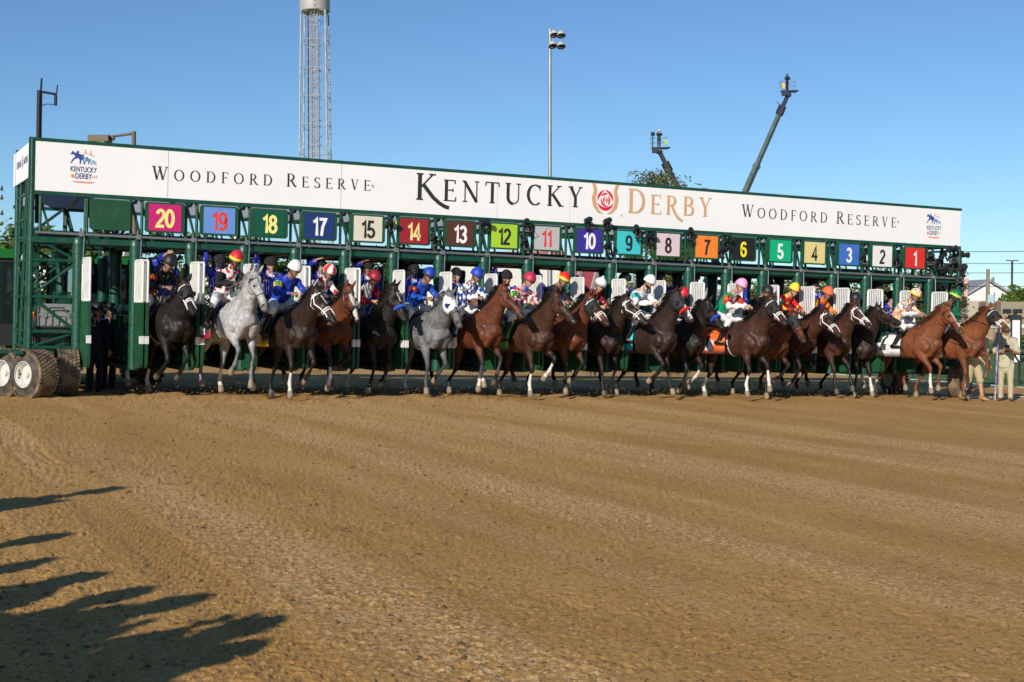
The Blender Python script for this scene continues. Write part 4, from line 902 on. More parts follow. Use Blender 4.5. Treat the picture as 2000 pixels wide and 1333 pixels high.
def make_person(root, J, fit, sc=1.):
    """J joints in the root's frame; fit: colours and garments"""
    g = lambda k: np.asarray(J[k], float)
    v = Vol(); sh = unit(g('sl')-g('sr')); hipd = unit(g('hl')-g('hr')) if np.linalg.norm(g('hl')-g('hr')) > .01 else sh
    tors = [g('pelvis')-unit(g('chest')-g('pelvis'))*.06, g('pelvis'), g('pelvis')*.5+g('chest')*.5, g('chest'), g('neck')-unit(g('neck')-g('chest'))*.02]
    sd0 = unit(sh+hipd)
    v.t(tors, [.095*sc, .105*sc, .095*sc, .115*sc, .07*sc], [.15*sc, .15*sc, .13*sc, .16*sc, .10*sc], side=sd0, n=14)
    hf = unit(J['face']); hu = unit(g('head')-g('neck')); hu = unit(hu-hf*np.dot(hu, hf)); hs = np.cross(hu, hf); hc = g('head')
    v.t([g('neck')-hu*.03, g('neck')+hu*.05, hc-hu*.05-hf*.015], [.058, .053, .05], [.058, .053, .05], side=hs, n=12)
    v.t([hc-hu*.02-hf*.012, hc+hu*.045-hf*.012], [.092, .088], [.075, .072], side=hs, n=14)
    v.t([hc+hu*.02+hf*.028, hc-hu*.05+hf*.045, hc-hu*.095+hf*.055], [.058, .052, .028], [.060, .050, .032], side=hs, n=12)
    v.t([hc+hu*.008+hf*.085, hc-hu*.02+hf*.100, hc-hu*.032+hf*.103], [.010, .013, .012], [.009, .012, .016], side=hs, n=8)
    v.t([hc-hu*.062+hf*.088-hs*.018, hc-hu*.062+hf*.094, hc-hu*.062+hf*.088+hs*.018], [.007, .009, .007], n=8)
    v.t([hc+hu*.022+hf*.080-hs*.035, hc+hu*.026+hf*.092, hc+hu*.022+hf*.080+hs*.035], [.010, .011, .010], n=8)
    for s_ in (-1, 1): v.t([hc-hu*.025+hs*s_*.078-hf*.01, hc+hu*.02+hs*s_*.086-hf*.015], [.016, .018], [.008, .008], side=hs, n=8)
    for a in 'lr':
        S_, E_, Wr = g('s'+a), g('e'+a), g('w'+a)
        v.t([S_, S_*.5+E_*.5, E_, E_*.55+Wr*.45, Wr], [.050*sc, .045*sc, .038*sc, .036*sc, .024*sc], n=10)
        v.t([g('chest')*.75+S_*.25+unit(g('neck')-g('chest'))*.05, S_], [.06*sc, .05*sc], n=8)
        fd = unit(J.get('f'+a, Wr-E_)); hand_vol(v, Wr, fd, np.asarray(J.get('p'+a, (0, 0, -1)), float), sc, J.get('curl', .6))
        Hp, K, A_, T_ = g('h'+a), g('k'+a), g('a'+a), g('t'+a)
        v.t([Hp, Hp*.5+K*.5, K, K*.6+A_*.4, A_], [.085*sc, .073*sc, .052*sc, .050*sc, .034*sc], n=12)
        v.t([A_-V(0, 0, .03)-unit(T_-A_)*.03, A_*.4+T_*.6-V(0, 0, .01), T_], [.036, .032, .022], [.034, .040, .034], n=10)
    me = v.fuse(.0095, 2, .4); P = coords(me); sk = np.array(SKIN[fit.get('skin', 'a')])
    col = np.tile(sk, (len(P), 1)); r = P-hc; a_, b_, c_ = r@hf, r@hu, r@hs
    lips = (a_ > .083) & (np.abs(b_+.062) < .010) & (np.abs(c_) < .024); col[lips] = sk*np.array((.85, .5, .5))
    hd = (np.abs(b_) < .16) & (a_ > -.2) & (np.linalg.norm(r, axis=1) < .16)
    if fit.get('beard'): m = hd & (b_ < -.045) & (a_ > .0) & ~lips; col[m] = fit['beard']
    if fit.get('hair'): m = hd & ((b_ > .055) | ((a_ < -.01) & (b_ > -.05))); col[m] = fit['hair']
    if fit.get('mask') is not None: m = hd & (b_ < -.010) & (a_ > .02); col[m] = fit['mask']
    br = (np.abs(b_-.030) < .007) & (a_ > .07) & (np.abs(c_) < .045) & (np.abs(c_) > .012); col[br] = sk*.25
    col *= (.9+.2*fbm(P, 18, 2, 3))[:, None]
    setcol(me, np.clip(col, .003, 1)); link("body", me, root, None, [mat("skin", (.4, .2, .1), .55, attr=True, spec=.35)])
    for s_ in (-1, 1):
        e = MB(); e.sphere(hc+hu*.010+hf*.082+hs*s_*.030, .0125, 8, 6); e.build("eye", mat("human eye", (.05, .035, .03), .15), root, True)
    # jacket
    jr = fit.get('loose', 1.)
    v = Vol(); bot = g('pelvis')-unit(g('chest')-g('pelvis'))*fit.get('hem', .02)
    v.t([bot, g('pelvis')*.5+g('chest')*.5, g('chest'), g('neck')-unit(g('neck')-g('chest'))*.005], [.128*sc*jr, .125*sc*jr, .138*sc*jr, .07*sc], [.172*sc*jr, .165*sc*jr, .185*sc*jr, .095*sc], side=sd0, n=16)
    v.t([g('neck')-hu*.045, g('neck')+hu*.015], [.064, .061], n=12)
    slv = fit.get('sleeve', 1.)
    for a in 'lr':
        S_, E_, Wr = g('s'+a), g('e'+a), g('w'+a); ar = [.070*sc*jr, .066*sc*jr, .058*sc*jr, .056*sc*jr, .036*sc]
        v.t([g('chest')*.7+S_*.3+unit(g('neck')-g('chest'))*.055, S_], [.075*sc, .068*sc*jr], n=10)
        pts = [S_, S_*.5+E_*.5, E_, E_*.5+Wr*.5, Wr+unit(E_-Wr)*.02]
        if slv < .6: pts = pts[:3]; ar = [.070*sc, .066*sc, .062*sc]; pts[2] = S_*.12+E_*.88
        v.t(pts, ar, n=12)
        if slv >= 1:                         # folds at the elbow
            for q in (-1, 0, 1): c = E_+unit(S_-E_)*.03*q+unit(S_-E_)*.02; v.t([c, c+unit(S_-E_)*.008], [ar[2]*1.10, ar[2]*1.10], n=12)
    me = v.fuse(.0115, 2, .5); P = coords(me)
    wr = fbm(P, 7, 3, 11)-.5+.8*((1-np.abs(2*fbm(P*np.array((1, 1, .6)), 9, 2, 12)-1))**4-.5); nrm = np.empty(len(P)*3, np.float32); me.vertices.foreach_get("normal", nrm); nrm = nrm.reshape(-1, 3)
    P2 = P+nrm*(wr[:, None]*.035*fit.get('wrink', 1.)); me.vertices.foreach_set("co", P2.ravel().astype(np.float32))
    pat = fit['jacket']; col = pat(P, J) if callable(pat) else np.tile(np.array(pat), (len(P), 1))
    setcol(me, np.clip(col*(.92+.16*fbm(P, 12, 2, 5))[:, None], .002, 1))
    jk = link(fit.get('jname', "jacket"), me, root, None, [mat("cloth "+fit.get('jm', 'matte'), (.5, .5, .5), .42 if fit.get('jm') == 'nylon' else .7, attr=True, spec=.4 if fit.get('jm') == 'nylon' else .2, bump=.2, bscale=18)])
    # trousers
    v = Vol(); pr_ = g('pelvis'); v.t([pr_+unit(g('chest')-pr_)*.05, pr_, (g('hl')+g('hr'))/2-unit(g('chest')-pr_)*.03], [.115*sc, .125*sc, .11*sc], [.155*sc, .165*sc, .15*sc], side=hipd, n=14)
    short = fit.get('shorts')
    for a in 'lr':
        Hp, K, A_ = g('h'+a), g('k'+a), g('a'+a); end = fit.get('tro_end', 1.)
        if short: v.t([Hp, Hp*.5+K*.5, K+unit(A_-K)*.03], [.105, .10, .095], n=12); continue
        pts = [Hp, Hp*.5+K*.5, K]; rr_ = [.098*sc, .090*sc, .072*sc]
        pts += [K+(A_-K)*.5*end, K+(A_-K)*end]; rr_ += [.066*sc*(1 if end > .6 else .95), (.060 if end > .6 else .058)*sc]
        v.t(pts, rr_, n=12)
    me = v.fuse(.012, 2, .5); P = coords(me); wr = fbm(P, 8, 3, 21)-.5; me.vertices.foreach_get("normal", nrm := np.empty(len(P)*3, np.float32)); P2 = P+nrm.reshape(-1, 3)*(wr[:, None]*.03); me.vertices.foreach_set("co", P2.ravel().astype(np.float32))
    setcol(me, np.clip(np.tile(np.array(fit['pants']), (len(P), 1))*(.9+.2*fbm(P, 10, 2, 5))[:, None], .002, 1))
    link(fit.get('pname', "trousers"), me, root, None, [mat("cloth matte", (.5, .5, .5), .7, attr=True)])
    # boots
    for a in 'lr':
        v = Vol(); K, A_, T_ = g('k'+a), g('a'+a), g('t'+a); d = unit(T_-A_); tall = fit.get('boot', .25)
        v.t([K+(A_-K)*(1-tall), K+(A_-K)*(1-tall*.5), A_-V(0, 0, .02)], [.058*sc*(1 if tall > .4 else .8), .054*sc, .046*sc], n=12)
        v.t([A_-V(0, 0, .035)-d*.045, A_*.5+T_*.5-V(0, 0, .025), T_-V(0, 0, .008)], [.044, .040, .032], [.040, .046, .040], n=12)
        me = v.fuse(.011, 2, .5); link("boot" if tall > .2 else "shoe", me, root, None, [mat("boot %s" % (fit.get('bootc', (.015,)*3),), fit.get('bootc', (.015, .014, .014)), .3 if tall > .4 else .6)])
    # headgear
    hk = fit.get('helmet')
    if hk is not None:
        P = []; F = []; nlat, nlon = 12, 28; top = hc+hu*.022-hf*.012; big = fit.get('hbig', 1.)
        for i in range(nlat+1):
            th = (math.pi*.53)*i/nlat
            for k in range(nlon):
                ph = 2*math.pi*k/nlon; cf = math.cos(ph); low_ = 1 if cf > 0 else 1+.25*(-cf)*(i/nlat)
                P.append(top+(hf*(math.sin(th)*cf*.128)+hs*(math.sin(th)*math.sin(ph)*.108)+hu*(math.cos(th)*.135*(1 if math.cos(th) > 0 else 1)-.05*(low_-1)*4*.5))*big)
        for i in range(nlat):
            for k in range(nlon): F.append((i*nlon+k, i*nlon+(k+1) % nlon, (i+1)*nlon+(k+1) % nlon, (i+1)*nlon+k))
        hm = npmesh("helmet", np.array(P), F, True)
        Pa = np.array(P)-top; lon = np.arctan2(Pa@hs, Pa@hf); lat = np.repeat(np.arange(nlat+1)/nlat, nlon)
        c = hk(lat, lon) if callable(hk) else np.tile(np.array(hk), (len(P), 1))
        if fit.get('rim') is not None: c[lat > .80] = fit['rim']
        setcol(hm, c); ho = link("helmet", hm, root, None, [mat("helmet cover "+fit.get('hm', 'silk'), (.5, .5, .5), .5 if fit.get('hm') != 'fur' else .95, attr=True, bump=.15 if fit.get('hm') != 'fur' else 1, bscale=25)])
        md = ho.modifiers.new("t", 'SOLIDIFY'); md.thickness = .010; md.offset = -1
        b = MB(); pts = [top+hf*(.118+.040*math.cos(q))*math.cos(q)*big+hs*(.100*math.sin(q)*big)+hu*(-.012-.012*math.cos(q)) for q in np.linspace(-1.15, 1.15, 13)]; inn = [top+hf*.112*math.cos(q)*big+hs*(.098*math.sin(q)*big)+hu*(.004) for q in np.linspace(-1.15, 1.15, 13)]
        b.add(inn+pts+[p-hu*.008 for p in pts]+[p-hu*.008 for p in inn], [(i, i+1, i+14, i+13) for i in range(12)]+[(13+i, 14+i, 27+i, 26+i) for i in range(12)]+[(26+i, 27+i, 40+i, 39+i) for i in range(12)])
        b.build("peak", mat("peak %s" % (fit.get('peak', (.02,)*3),), fit.get('peak', (.02, .02, .02)), .4), ho, True)
        if fit.get('pom'): b = MB(); b.sphere(top+hu*.15*big, .03, 10, 7); b.build("pompom", mat("wool", (.75, .75, .75), .95, bump=1, bscale=80), ho, True)
        b = MB()
        for s_ in (-1, 1): b.tube([hc+hs*s_*.082+hu*.01, hc+hs*s_*.075-hu*.06+hf*.02, hc-hu*.115+hf*.05], .006, 6)
        b.build("chin_strap", mat("strap", (.02, .02, .02), .6), ho, True)
    gk = fit.get('goggles')
    if gk is not None:
        b = MB(); z = .012
        for s_ in (-1, 1): b.tube([hc+hf*.083+hs*s_*.032+hu*z, hc+hf*.108+hs*s_*.030+hu*z], [.034, .029], 12, rb=[.030, .026], side=hs)
        b.build("lens", mat("dark lens", (.012, .012, .014), .06, spec=.9), root, True)
        b = MB(); b.tube([hc+hf*(.012+.094*math.cos(q))+hs*(.094*math.sin(q))+hu*(z+.006) for q in np.linspace(-1.7, 1.7, 15)], .008, 6, rb=.015, side=hu)
        b.build("goggle_strap" if fit.get('gs', True) else "sunglasses_frame", mat("goggle %s" % (gk,), gk, .5), root, True)
    return dict(jacket=jk, hc=hc, hf=hf, hu=hu, hs=hs)
def stand(h=1.75, lean=0, arms=None, stride=.0, face=(1, -.0, -.05), hw=.10):
    """standing pose, facing +x, feet at z=0"""
    k = h/1.78; L = R(lean); up = V(math.sin(L), 0, math.cos(L)); pel = V(0, 0, .95*k)
    J = dict(pelvis=pel, chest=pel+up*.38*k, neck=pel+up*.56*k, head=pel+up*.56*k+V(.02, 0, .145), face=V(*face))
    for a, s in (('l', 1), ('r', -1)):
        J['s'+a] = J['chest']+up*.10*k+V(0, s*.185, 0)
        J['e'+a] = J['s'+a]+V(.0, s*.05, -.28*k); J['w'+a] = J['e'+a]+V(.08, 0, -.25*k)
        J['h'+a] = pel+V(0, s*.09, -.04); st = stride*s; J['k'+a] = V(st*.5+.03, s*hw, .50*k); J['a'+a] = V(st, s*hw*1.05, .09); J['t'+a] = J['a'+a]+V(.15, s*.03, -.055)
    if arms:
        for q, p in arms.items(): J[q] = V(*p)
    return J
# ---------------------------------------------------------------- jockeys
Wt, Bk = np.array((.78, .78, .76)), np.array((.014, .014, .016))
def zones(P, J):
    g = lambda k: np.asarray(J[k], float)
    k, t, d = seg_near(P, [(g('pelvis'), g('neck'))]+[x for a in 'lr' for x in ((g('s'+a), g('e'+a)), (g('e'+a), g('w'+a)))])
    ax = unit(g('neck')-g('pelvis')); s = unit(g('sl')-g('sr')); n = np.cross(s, ax); r = P-g('pelvis')
    Lr = {}; sleeve = (k > 0) & ~((k % 2 == 1) & (t < .12))
    return sleeve, k, t, r@ax, r@s, r@n
def plain(c): return lambda P, J: np.tile(np.array(c, float), (len(P), 1))
def sleeves(c1, c2):
    def f(P, J):
        sl = zones(P, J)[0]; return np.where(sl[:, None], np.array(c2), np.array(c1))
    return f
def checks(c1, c2, sz, diamond=False, band=None, c3=None):
    def f(P, J):
        sl, k, t, a, b, n = zones(P, J); u = a/sz; v = np.arctan2(b, n)*.15/sz
        u = np.where(k > 0, (t+(k % 2 == 0))*.28/sz, u); g = P@V(.3, .9, .2)/sz; v = np.where(k > 0, g, v)
        if diamond: u, v = (u+v)*.75, (u-v)*.75
        q = (np.floor(u)+np.floor(v)) % 2
        c = np.where(q[:, None] > 0, np.array(c1), np.array(c2))
        if c3 is not None: q3 = (np.floor(u)*2+np.floor(v)*3) % 5 == 1; c[q3] = c3
        return c
    return f
def dots(c, d, sc_=None, sz=.11, r=.032):
    def f(P, J):
        sl, k, t, a, b, n = zones(P, J); u = a/sz; v = b/sz+.5*(np.floor(u) % 2); du = (u-np.floor(u)-.5)*sz; dv = (v-np.floor(v)-.5)*sz
        o = np.tile(np.array(c, float), (len(P), 1)); o[(du**2+dv**2 < r*r)] = d
        if sc_ is not None: o[sl] = sc_
        return o
    return f
def stripes(c1, c2, sz, only_t=None, sl2=None):
    def f(P, J):
        sl, k, t, a, b, n = zones(P, J); q = np.floor(a/sz) % 2; o = np.where(q[:, None] > 0, np.array(c1), np.array(c2))
        if only_t is not None: o[a < only_t[0]] = c1; o[a > only_t[1]] = c1
        if sl2 is not None: o[sl] = sl2
        return o
    return f
def halves(c1, c2, n=4): return lambda lat, lon: np.where((np.floor((lon+math.pi)/(2*math.pi)*n) % 2)[:, None] > 0, np.array(c1, float), np.array(c2, float))
def hcheck(c1, c2): return lambda lat, lon: np.where(((np.floor((lon+math.pi)/(2*math.pi)*12)+np.floor(lat*5)) % 2)[:, None] > 0, np.array(c1, float), np.array(c2, float))
BL = np.array((.012, .05, .42)); RD = np.array((.62, .012, .02)); OR = np.array((.85, .25, .03)); TL = np.array((.02, .48, .55)); GN = np.array((.0, .22, .13)); MR = np.array((.16, .008, .02)); YL = np.array((.80, .62, .04))
def p20(P, J): sl, k, t, a, b, n = zones(P, J); o = np.tile(Bk, (len(P), 1)); m = (~sl) & (a < .22) & (np.floor((a+b*.4)/.05) % 2 > 0); o[m] = (.55, .32, .03); o[(~sl) & (a > .12) & (a < .15)] = (.35, .02, .02); return o
def p10(P, J):
    sl, k, t, a, b, n = zones(P, J); o = np.tile(MR, (len(P), 1)); o[sl & (k % 2 == 0) & (t > .2) & (t < .6)] = Wt; return o
def p7(P, J):
    sl, k, t, a, b, n = zones(P, J); o = np.tile(np.array((.0, .26, .12)), (len(P), 1)); o[sl] = Wt; o[(k % 2 == 1) & (t > .1) & (t < .75)] = (.55, .06, .02); o[(~sl) & (np.abs(b) < .03) & (n > 0)] = (.75, .35, .55); return o
def p5(P, J): o = dots(RD, YL, None, .12, .022)(P, J); return o
def p4(P, J): sl, k, t, a, b, n = zones(P, J); o = np.tile(np.array((.85, .20, .03)), (len(P), 1)); o[(~sl) & (np.abs(b)+np.abs(a-.35) < .16)] = (.12, .02, .35); return o
def p2(P, J): return checks(OR, (.8, .8, .78), .05, c3=(.35, .42, .46))(P, J)
def p17(P, J): return dots(Wt, (.6, .02, .03), None, .12, .040)(P, J)
def p15(P, J): sl, k, t, a, b, n = zones(P, J); o = np.tile(np.array((.30, .01, .03)), (len(P), 1)); o[(~sl) & (a > .22) & (np.abs(b) < .14)] = Wt; return o
JK = {18: dict(j=p20, h=Bk, arm=('20', (.75, .28, .02), RD), l="jockey in black silks with yellow bands and black cap, on the farthest left horse", sk='b', gg=(.03, .03, .03)),
 17: dict(j=dots(Wt, RD, Bk), h=RD, rim=YL, l="jockey in white vest with large red dots and black sleeves, on the pale grey horse", sk='c', gg=(.5, .5, .5)),
 16: dict(j=plain((.015, .05, .40)), h=Wt, arm=('18', (.0, .2, .1), YL), l="jockey in plain blue silks and white cap with a yellow armband marked 18", sk='b', gg=(.7, .7, .7), turn=14),
 15: dict(j=p17, h=halves(Wt, RD, 8), l="jockey in white and red silks with a red and white quartered cap", sk='b', gg=(.4, .02, .02), low=.06),
 14: dict(j=p15, h=np.array((.28, .008, .03)), l="jockey in maroon and white with a maroon cap, behind the black horse's neck", sk='a', gg=(.25, .01, .02), low=.05),
 13: dict(j=plain((.012, .07, .42)), h=BL, rim=(.02, .03, .1), arm=('M', YL, RD), l="jockey in royal blue silks and blue cap with a red armband, on the hooded grey", sk='b', gg=(.03, .03, .03)),
 12: dict(j=checks(BL, Wt, .075), h=BL, arm=('13', Bk, Wt), l="jockey in blue and white checked silks with a blue cap", sk='b', gg=(.2, .1, .03), turn=12),
 11: dict(j=checks((.45, .01, .05), Wt, .062, True), h=np.array((.45, .02, .07)), arm=('12', Bk, (.2, .7, .08)), l="jockey in crimson and white diamonds with a blue collar", sk='a', gg=(.3, .01, .05)),
 10: dict(j=plain(Bk*1.2), h=np.array((.75, .02, .01)), rim=YL, l="jockey in black silks with a bright red cap edged in yellow", sk='b', gg=(.5, .5, .5)),
 9: dict(j=p10, h=Wt, rim=(.4, .4, .42), pom=True, l="jockey in maroon silks with a white W in a circle and a white bobble cap", sk='a', gg=(.03, .03, .03), w=True),
 8: dict(j=stripes(Wt, (.35, .42, .42), .022, None, Wt), h=Wt, arm=('9', Bk, TL), l="jockey in fine grey and white stripes with a teal armband and white cap", sk='a', gg=(.03, .03, .03), beard=(.02, .012, .01), up=.05),
 7: dict(j=plain((.03, .05, .15)), h=np.array((.62, .01, .03)), l="jockey with a red cap half hidden behind the tall brown horse's head", sk='b', gg=None, low=.12),
 6: dict(j=p7, h=np.array((.80, .36, .60)), arm=('7', Bk, (.65, .1, .03)), l="jockey in green and white silks with a pink cap, on the orange-clothed horse", sk='a', gg=(.1, .05, .02), up=.03),
 5: dict(j=plain(Bk), h=Bk, l="jockey with a plain black cap, behind the orange-clothed horse's head", sk='b', gg=None),
 4: dict(j=p5, h=halves(RD, YL, 2), arm=('5', Wt, (.0, .3, .08)), l="jockey in red silks with small yellow stars and a green armband", sk='a', gg=(.03, .03, .03)),
 3: dict(j=p4, h=np.array((.80, .13, .05)), arm=('4', Bk, YL), l="jockey in orange silks with a purple diamond and an orange cap", sk='b', gg=(.03, .03, .03)),
 2: dict(j=sleeves(TL, Bk), h=Bk, l="jockey in teal silks with black sleeves and a black cap", sk='b', gg=(.7, .7, .7), low=.04),
 1: dict(j=p2, h=hcheck(OR, Wt), rim=YL*.9, arm=('2', Bk, Wt), l="jockey in orange and white checked silks with a checked cap", sk='b', gg=(.4, .1, .02)),
 0: dict(j=plain((.0, .115, .06)), h=np.array((.0, .14, .06)), rim=(.5, .6, .05), l="jockey in dark green silks with a green cap, rightmost rider", sk='c', gg=(.03, .03, .03), mask=(.02, .03, .03))}
def make_jockey(h, q):
    b = h['body']; lo = q.get('up', 0)-q.get('low', 0); tn = R(q.get('turn', 2)-h['yaw']*1.0); sy_ = q.get('side', .02)
    st = h['stall']; w = lambda x, y, z: b((x+.12, y, z+lo))
    J = dict(pelvis=w(-.26, 0, 1.70), chest=w(.0, sy_, 1.955), neck=w(.16, sy_*1.5, 2.065), head=w(.285, sy_*2, 2.165))
    J['face'] = rotz(V(math.cos(R(24)), 0, -math.sin(R(24))), tn)
    for a, s in (('l', 1), ('r', -1)):
        J['s'+a] = w(.05, sy_+s*.17, 1.995); J['e'+a] = w(.17, s*.27+sy_, 1.77); J['w'+a] = w(.42, s*.09, 1.73)
        J['f'+a] = V(.8, -s*.3, -.25); J['p'+a] = V(-.2, -s*.7, -.6)
        J['h'+a] = w(-.24, s*.10, 1.65); J['k'+a] = b((.30, s*.33, 1.50)); J['a'+a] = b((.04, s*.41, 1.13)); J['t'+a] = b((.19, s*.42, 1.08))
    J['curl'] = 1.1
    root = empty("person", h['base'].copy(), q['l'], "jockey", "jockeys mounted on the racehorses")
    fit = dict(skin=q['sk'], jacket=q['j'], pants=(.72, .72, .71), boot=.80, bootc=(.012, .012, .012), tro_end=.35, helmet=q['h'], rim=q.get('rim'), goggles=q['gg'], beard=q.get('beard'), pom=q.get('pom'), mask=q.get('mask'), jname="silks", pname="breeches", wrink=.8, hair=(.02, .015, .01))
    r = make_person(root, J, fit, .93)
    if q.get('arm'):
        t, tc_, bc_ = q['arm']; S_, E_ = J['sr'], J['er']; ax = unit(E_-S_); c0 = S_+(E_-S_)*.42; mb = MB(); mb.tube([c0-ax*.055, c0+ax*.055], [.076, .073], 20, False); ab = mb.build("armband", mat("band %s" % (bc_,), tuple(bc_), .6), r['jacket'], True)
        out = unit(V(.75, -.66, 0)); out = unit(out-ax*np.dot(out, ax)); c = c0+out*.080; za = -ax; xa = np.cross(za, out)
        o = digits(t, 0, 0, .095, .2, ab, "number", mat("armnum %s" % (tc_,), tuple(tc_), .6), 0, 1.) if t != 'M' else stroke_text([('W', -.045, -.04, .08, .9, 1.6)], ab, "letter", mat("armnum %s" % (tc_,), tuple(tc_), .6), 0)
        o.data.transform(Matrix.Rotation(R(-90), 4, 'X'))
        if t == 'M': o.data.transform(Matrix.Rotation(R(180), 4, 'Z'))
        o.matrix_local = Matrix(((xa[0], za[0], out[0], c[0]), (xa[1], za[1], out[1], c[1]), (xa[2], za[2], out[2], c[2]), (0, 0, 0, 1)))
    if q.get('w'):
        ax = unit(J['neck']-J['pelvis']); s = unit(J['sr']-J['sl']); nn = np.cross(ax, s)*-1; nn = nn if nn[0] > 0 else -nn; c = J['chest']+nn*.165-ax*.03; mb = MB()
        P, F = ribbon(arc(0, 0, .085, .085, 0, 360, 26), lambda d: .010); mb.add([(p[0], 0, p[1]) for p in P], F)
        for k, p in SERIF['W'][1]:
            P, F = ribbon(p, lambda d: .12 if k == 's' else .06); mb.add([((p_[0]-.57)*.11, -.001, (p_[1]-.5)*.11) for p_ in P], F)
        o = mb.build("emblem", mat("emblem white", (.75, .75, .73), .7), r['jacket']); o.data.transform(Matrix.Rotation(R(-90), 4, 'X'))
        xa = np.cross(ax, nn); o.matrix_local = Matrix(((xa[0], ax[0], nn[0], c[0]), (xa[1], ax[1], nn[1], c[1]), (xa[2], ax[2], nn[2], c[2]), (0, 0, 0, 1)))
    if st == 11:
        mb = MB(); hu = r['hu']; nk = J['neck']; mb.tube([nk-hu*.05, nk+hu*.03], [.078, .068], 16); mb.build("collar", mat("collar blue", (.03, .12, .5), .7, bump=.4), r['jacket'], True)
    # reins from the bit to the hands belong to the horse; a whip to the rider
    mb = MB()
    for k_, a in ((1, 'l'), (0, 'r')): p0 = h['bit'][k_]; p2 = J['w'+a]+unit(J['f'+a])*.07; mb = MB(); m = (p0+p2)/2-V(0, 0, .05); mb.tube(list(bezier(p0, m, p2, 8)), .007, 6); mb.build("rein", mat("rein leather", (.03, .015, .01), .5), h['root'], True)
    mb = MB(); p = J['wr']+unit(J['fr'])*.06; mb.tube([p, p+V(-.25, -.06, -.12), p+V(-.55, -.10, -.28)], [.007, .006, .004], 6); mb.build("whip", mat("whip", (.02, .02, .02), .4), root, True)
for h in H: make_jockey(h, JK[h['stall']])
# ---------------------------------------------------------------- gate assistants in blue jackets
JB = (.030, .040, .34)
def gate_mat(x, y, z, yaw): return G @ Matrix.Translation((x, y, z)) @ Matrix.Rotation(R(yaw), 4, 'Z')
AS = [ # px of body, depth behind the front, arm ('u' raised, 'd' down, 'f' forward), lean, label, extra z
 (322, .55, 'u', 6, "gate assistant with raised hand hiding his face, beside the number 20 door", 0, 30),
 (428, .75, 'U', 0, "gate assistant in mask standing behind the rider in the white dotted vest", .0, 10),
 (525, .85, 'U', 8, "gate assistant with one knee up, left of the white-capped rider in blue", 0, 5),
 (622, .9, 'u', 4, "gate assistant in sunglasses and open white collar below board 17", .02, 10),
 (716, .9, 'u', 4, "gate assistant shading his brow below board 15", .02, -5),
 (803, .9, 'd', 4, "gate assistant with lowered arms below board 14", .0, 15),
 (887, .9, 'd', 4, "gate assistant with a white badge on his jacket below board 13", -.06, 20),
 (986, .9, 'U', 4, "gate assistant with fist raised beside the red stadium lettering", -.08, 5),
 (1043, .9, 'd', 0, "gate assistant turned away below board 11", .0, 150),
 (1112, 1.3, 'd', 2, "gate assistant half hidden by the post left of board 10", .0, 120),
 (1215, 1.0, 'd', 6, "gate assistant with shaded face between boards 10 and 9", -.10, 20),
 (1283, 1.2, 'f', 2, "gate assistant in black cap behind the rider in grey stripes", .05, 60),
 (1352, 1.0, 'd', 6, "gate assistant in profile right of board 8", .0, 100),
 (1437, 1.1, 'u', 4, "gate assistant lifting his cap behind the pink-capped rider", .0, -30),
 (1492, 1.3, 'd', 6, "gate assistant in deep shade behind board 6", -.05, 60),
 (1583, 1.0, 'F', 6, "gate assistant with bare forearm stretched out to the right", -.05, 20),
 (1640, 1.2, 'f', 10, "gate assistant bending behind the rider in orange and purple", -.10, 60),
 (1708, 1.0, 'd', 4, "gate assistant smiling below board 2", -.04, 30),
 (1745, 1.2, 'd', 14, "gate assistant seen from the back, right of the smiling one", -.22, 160)]
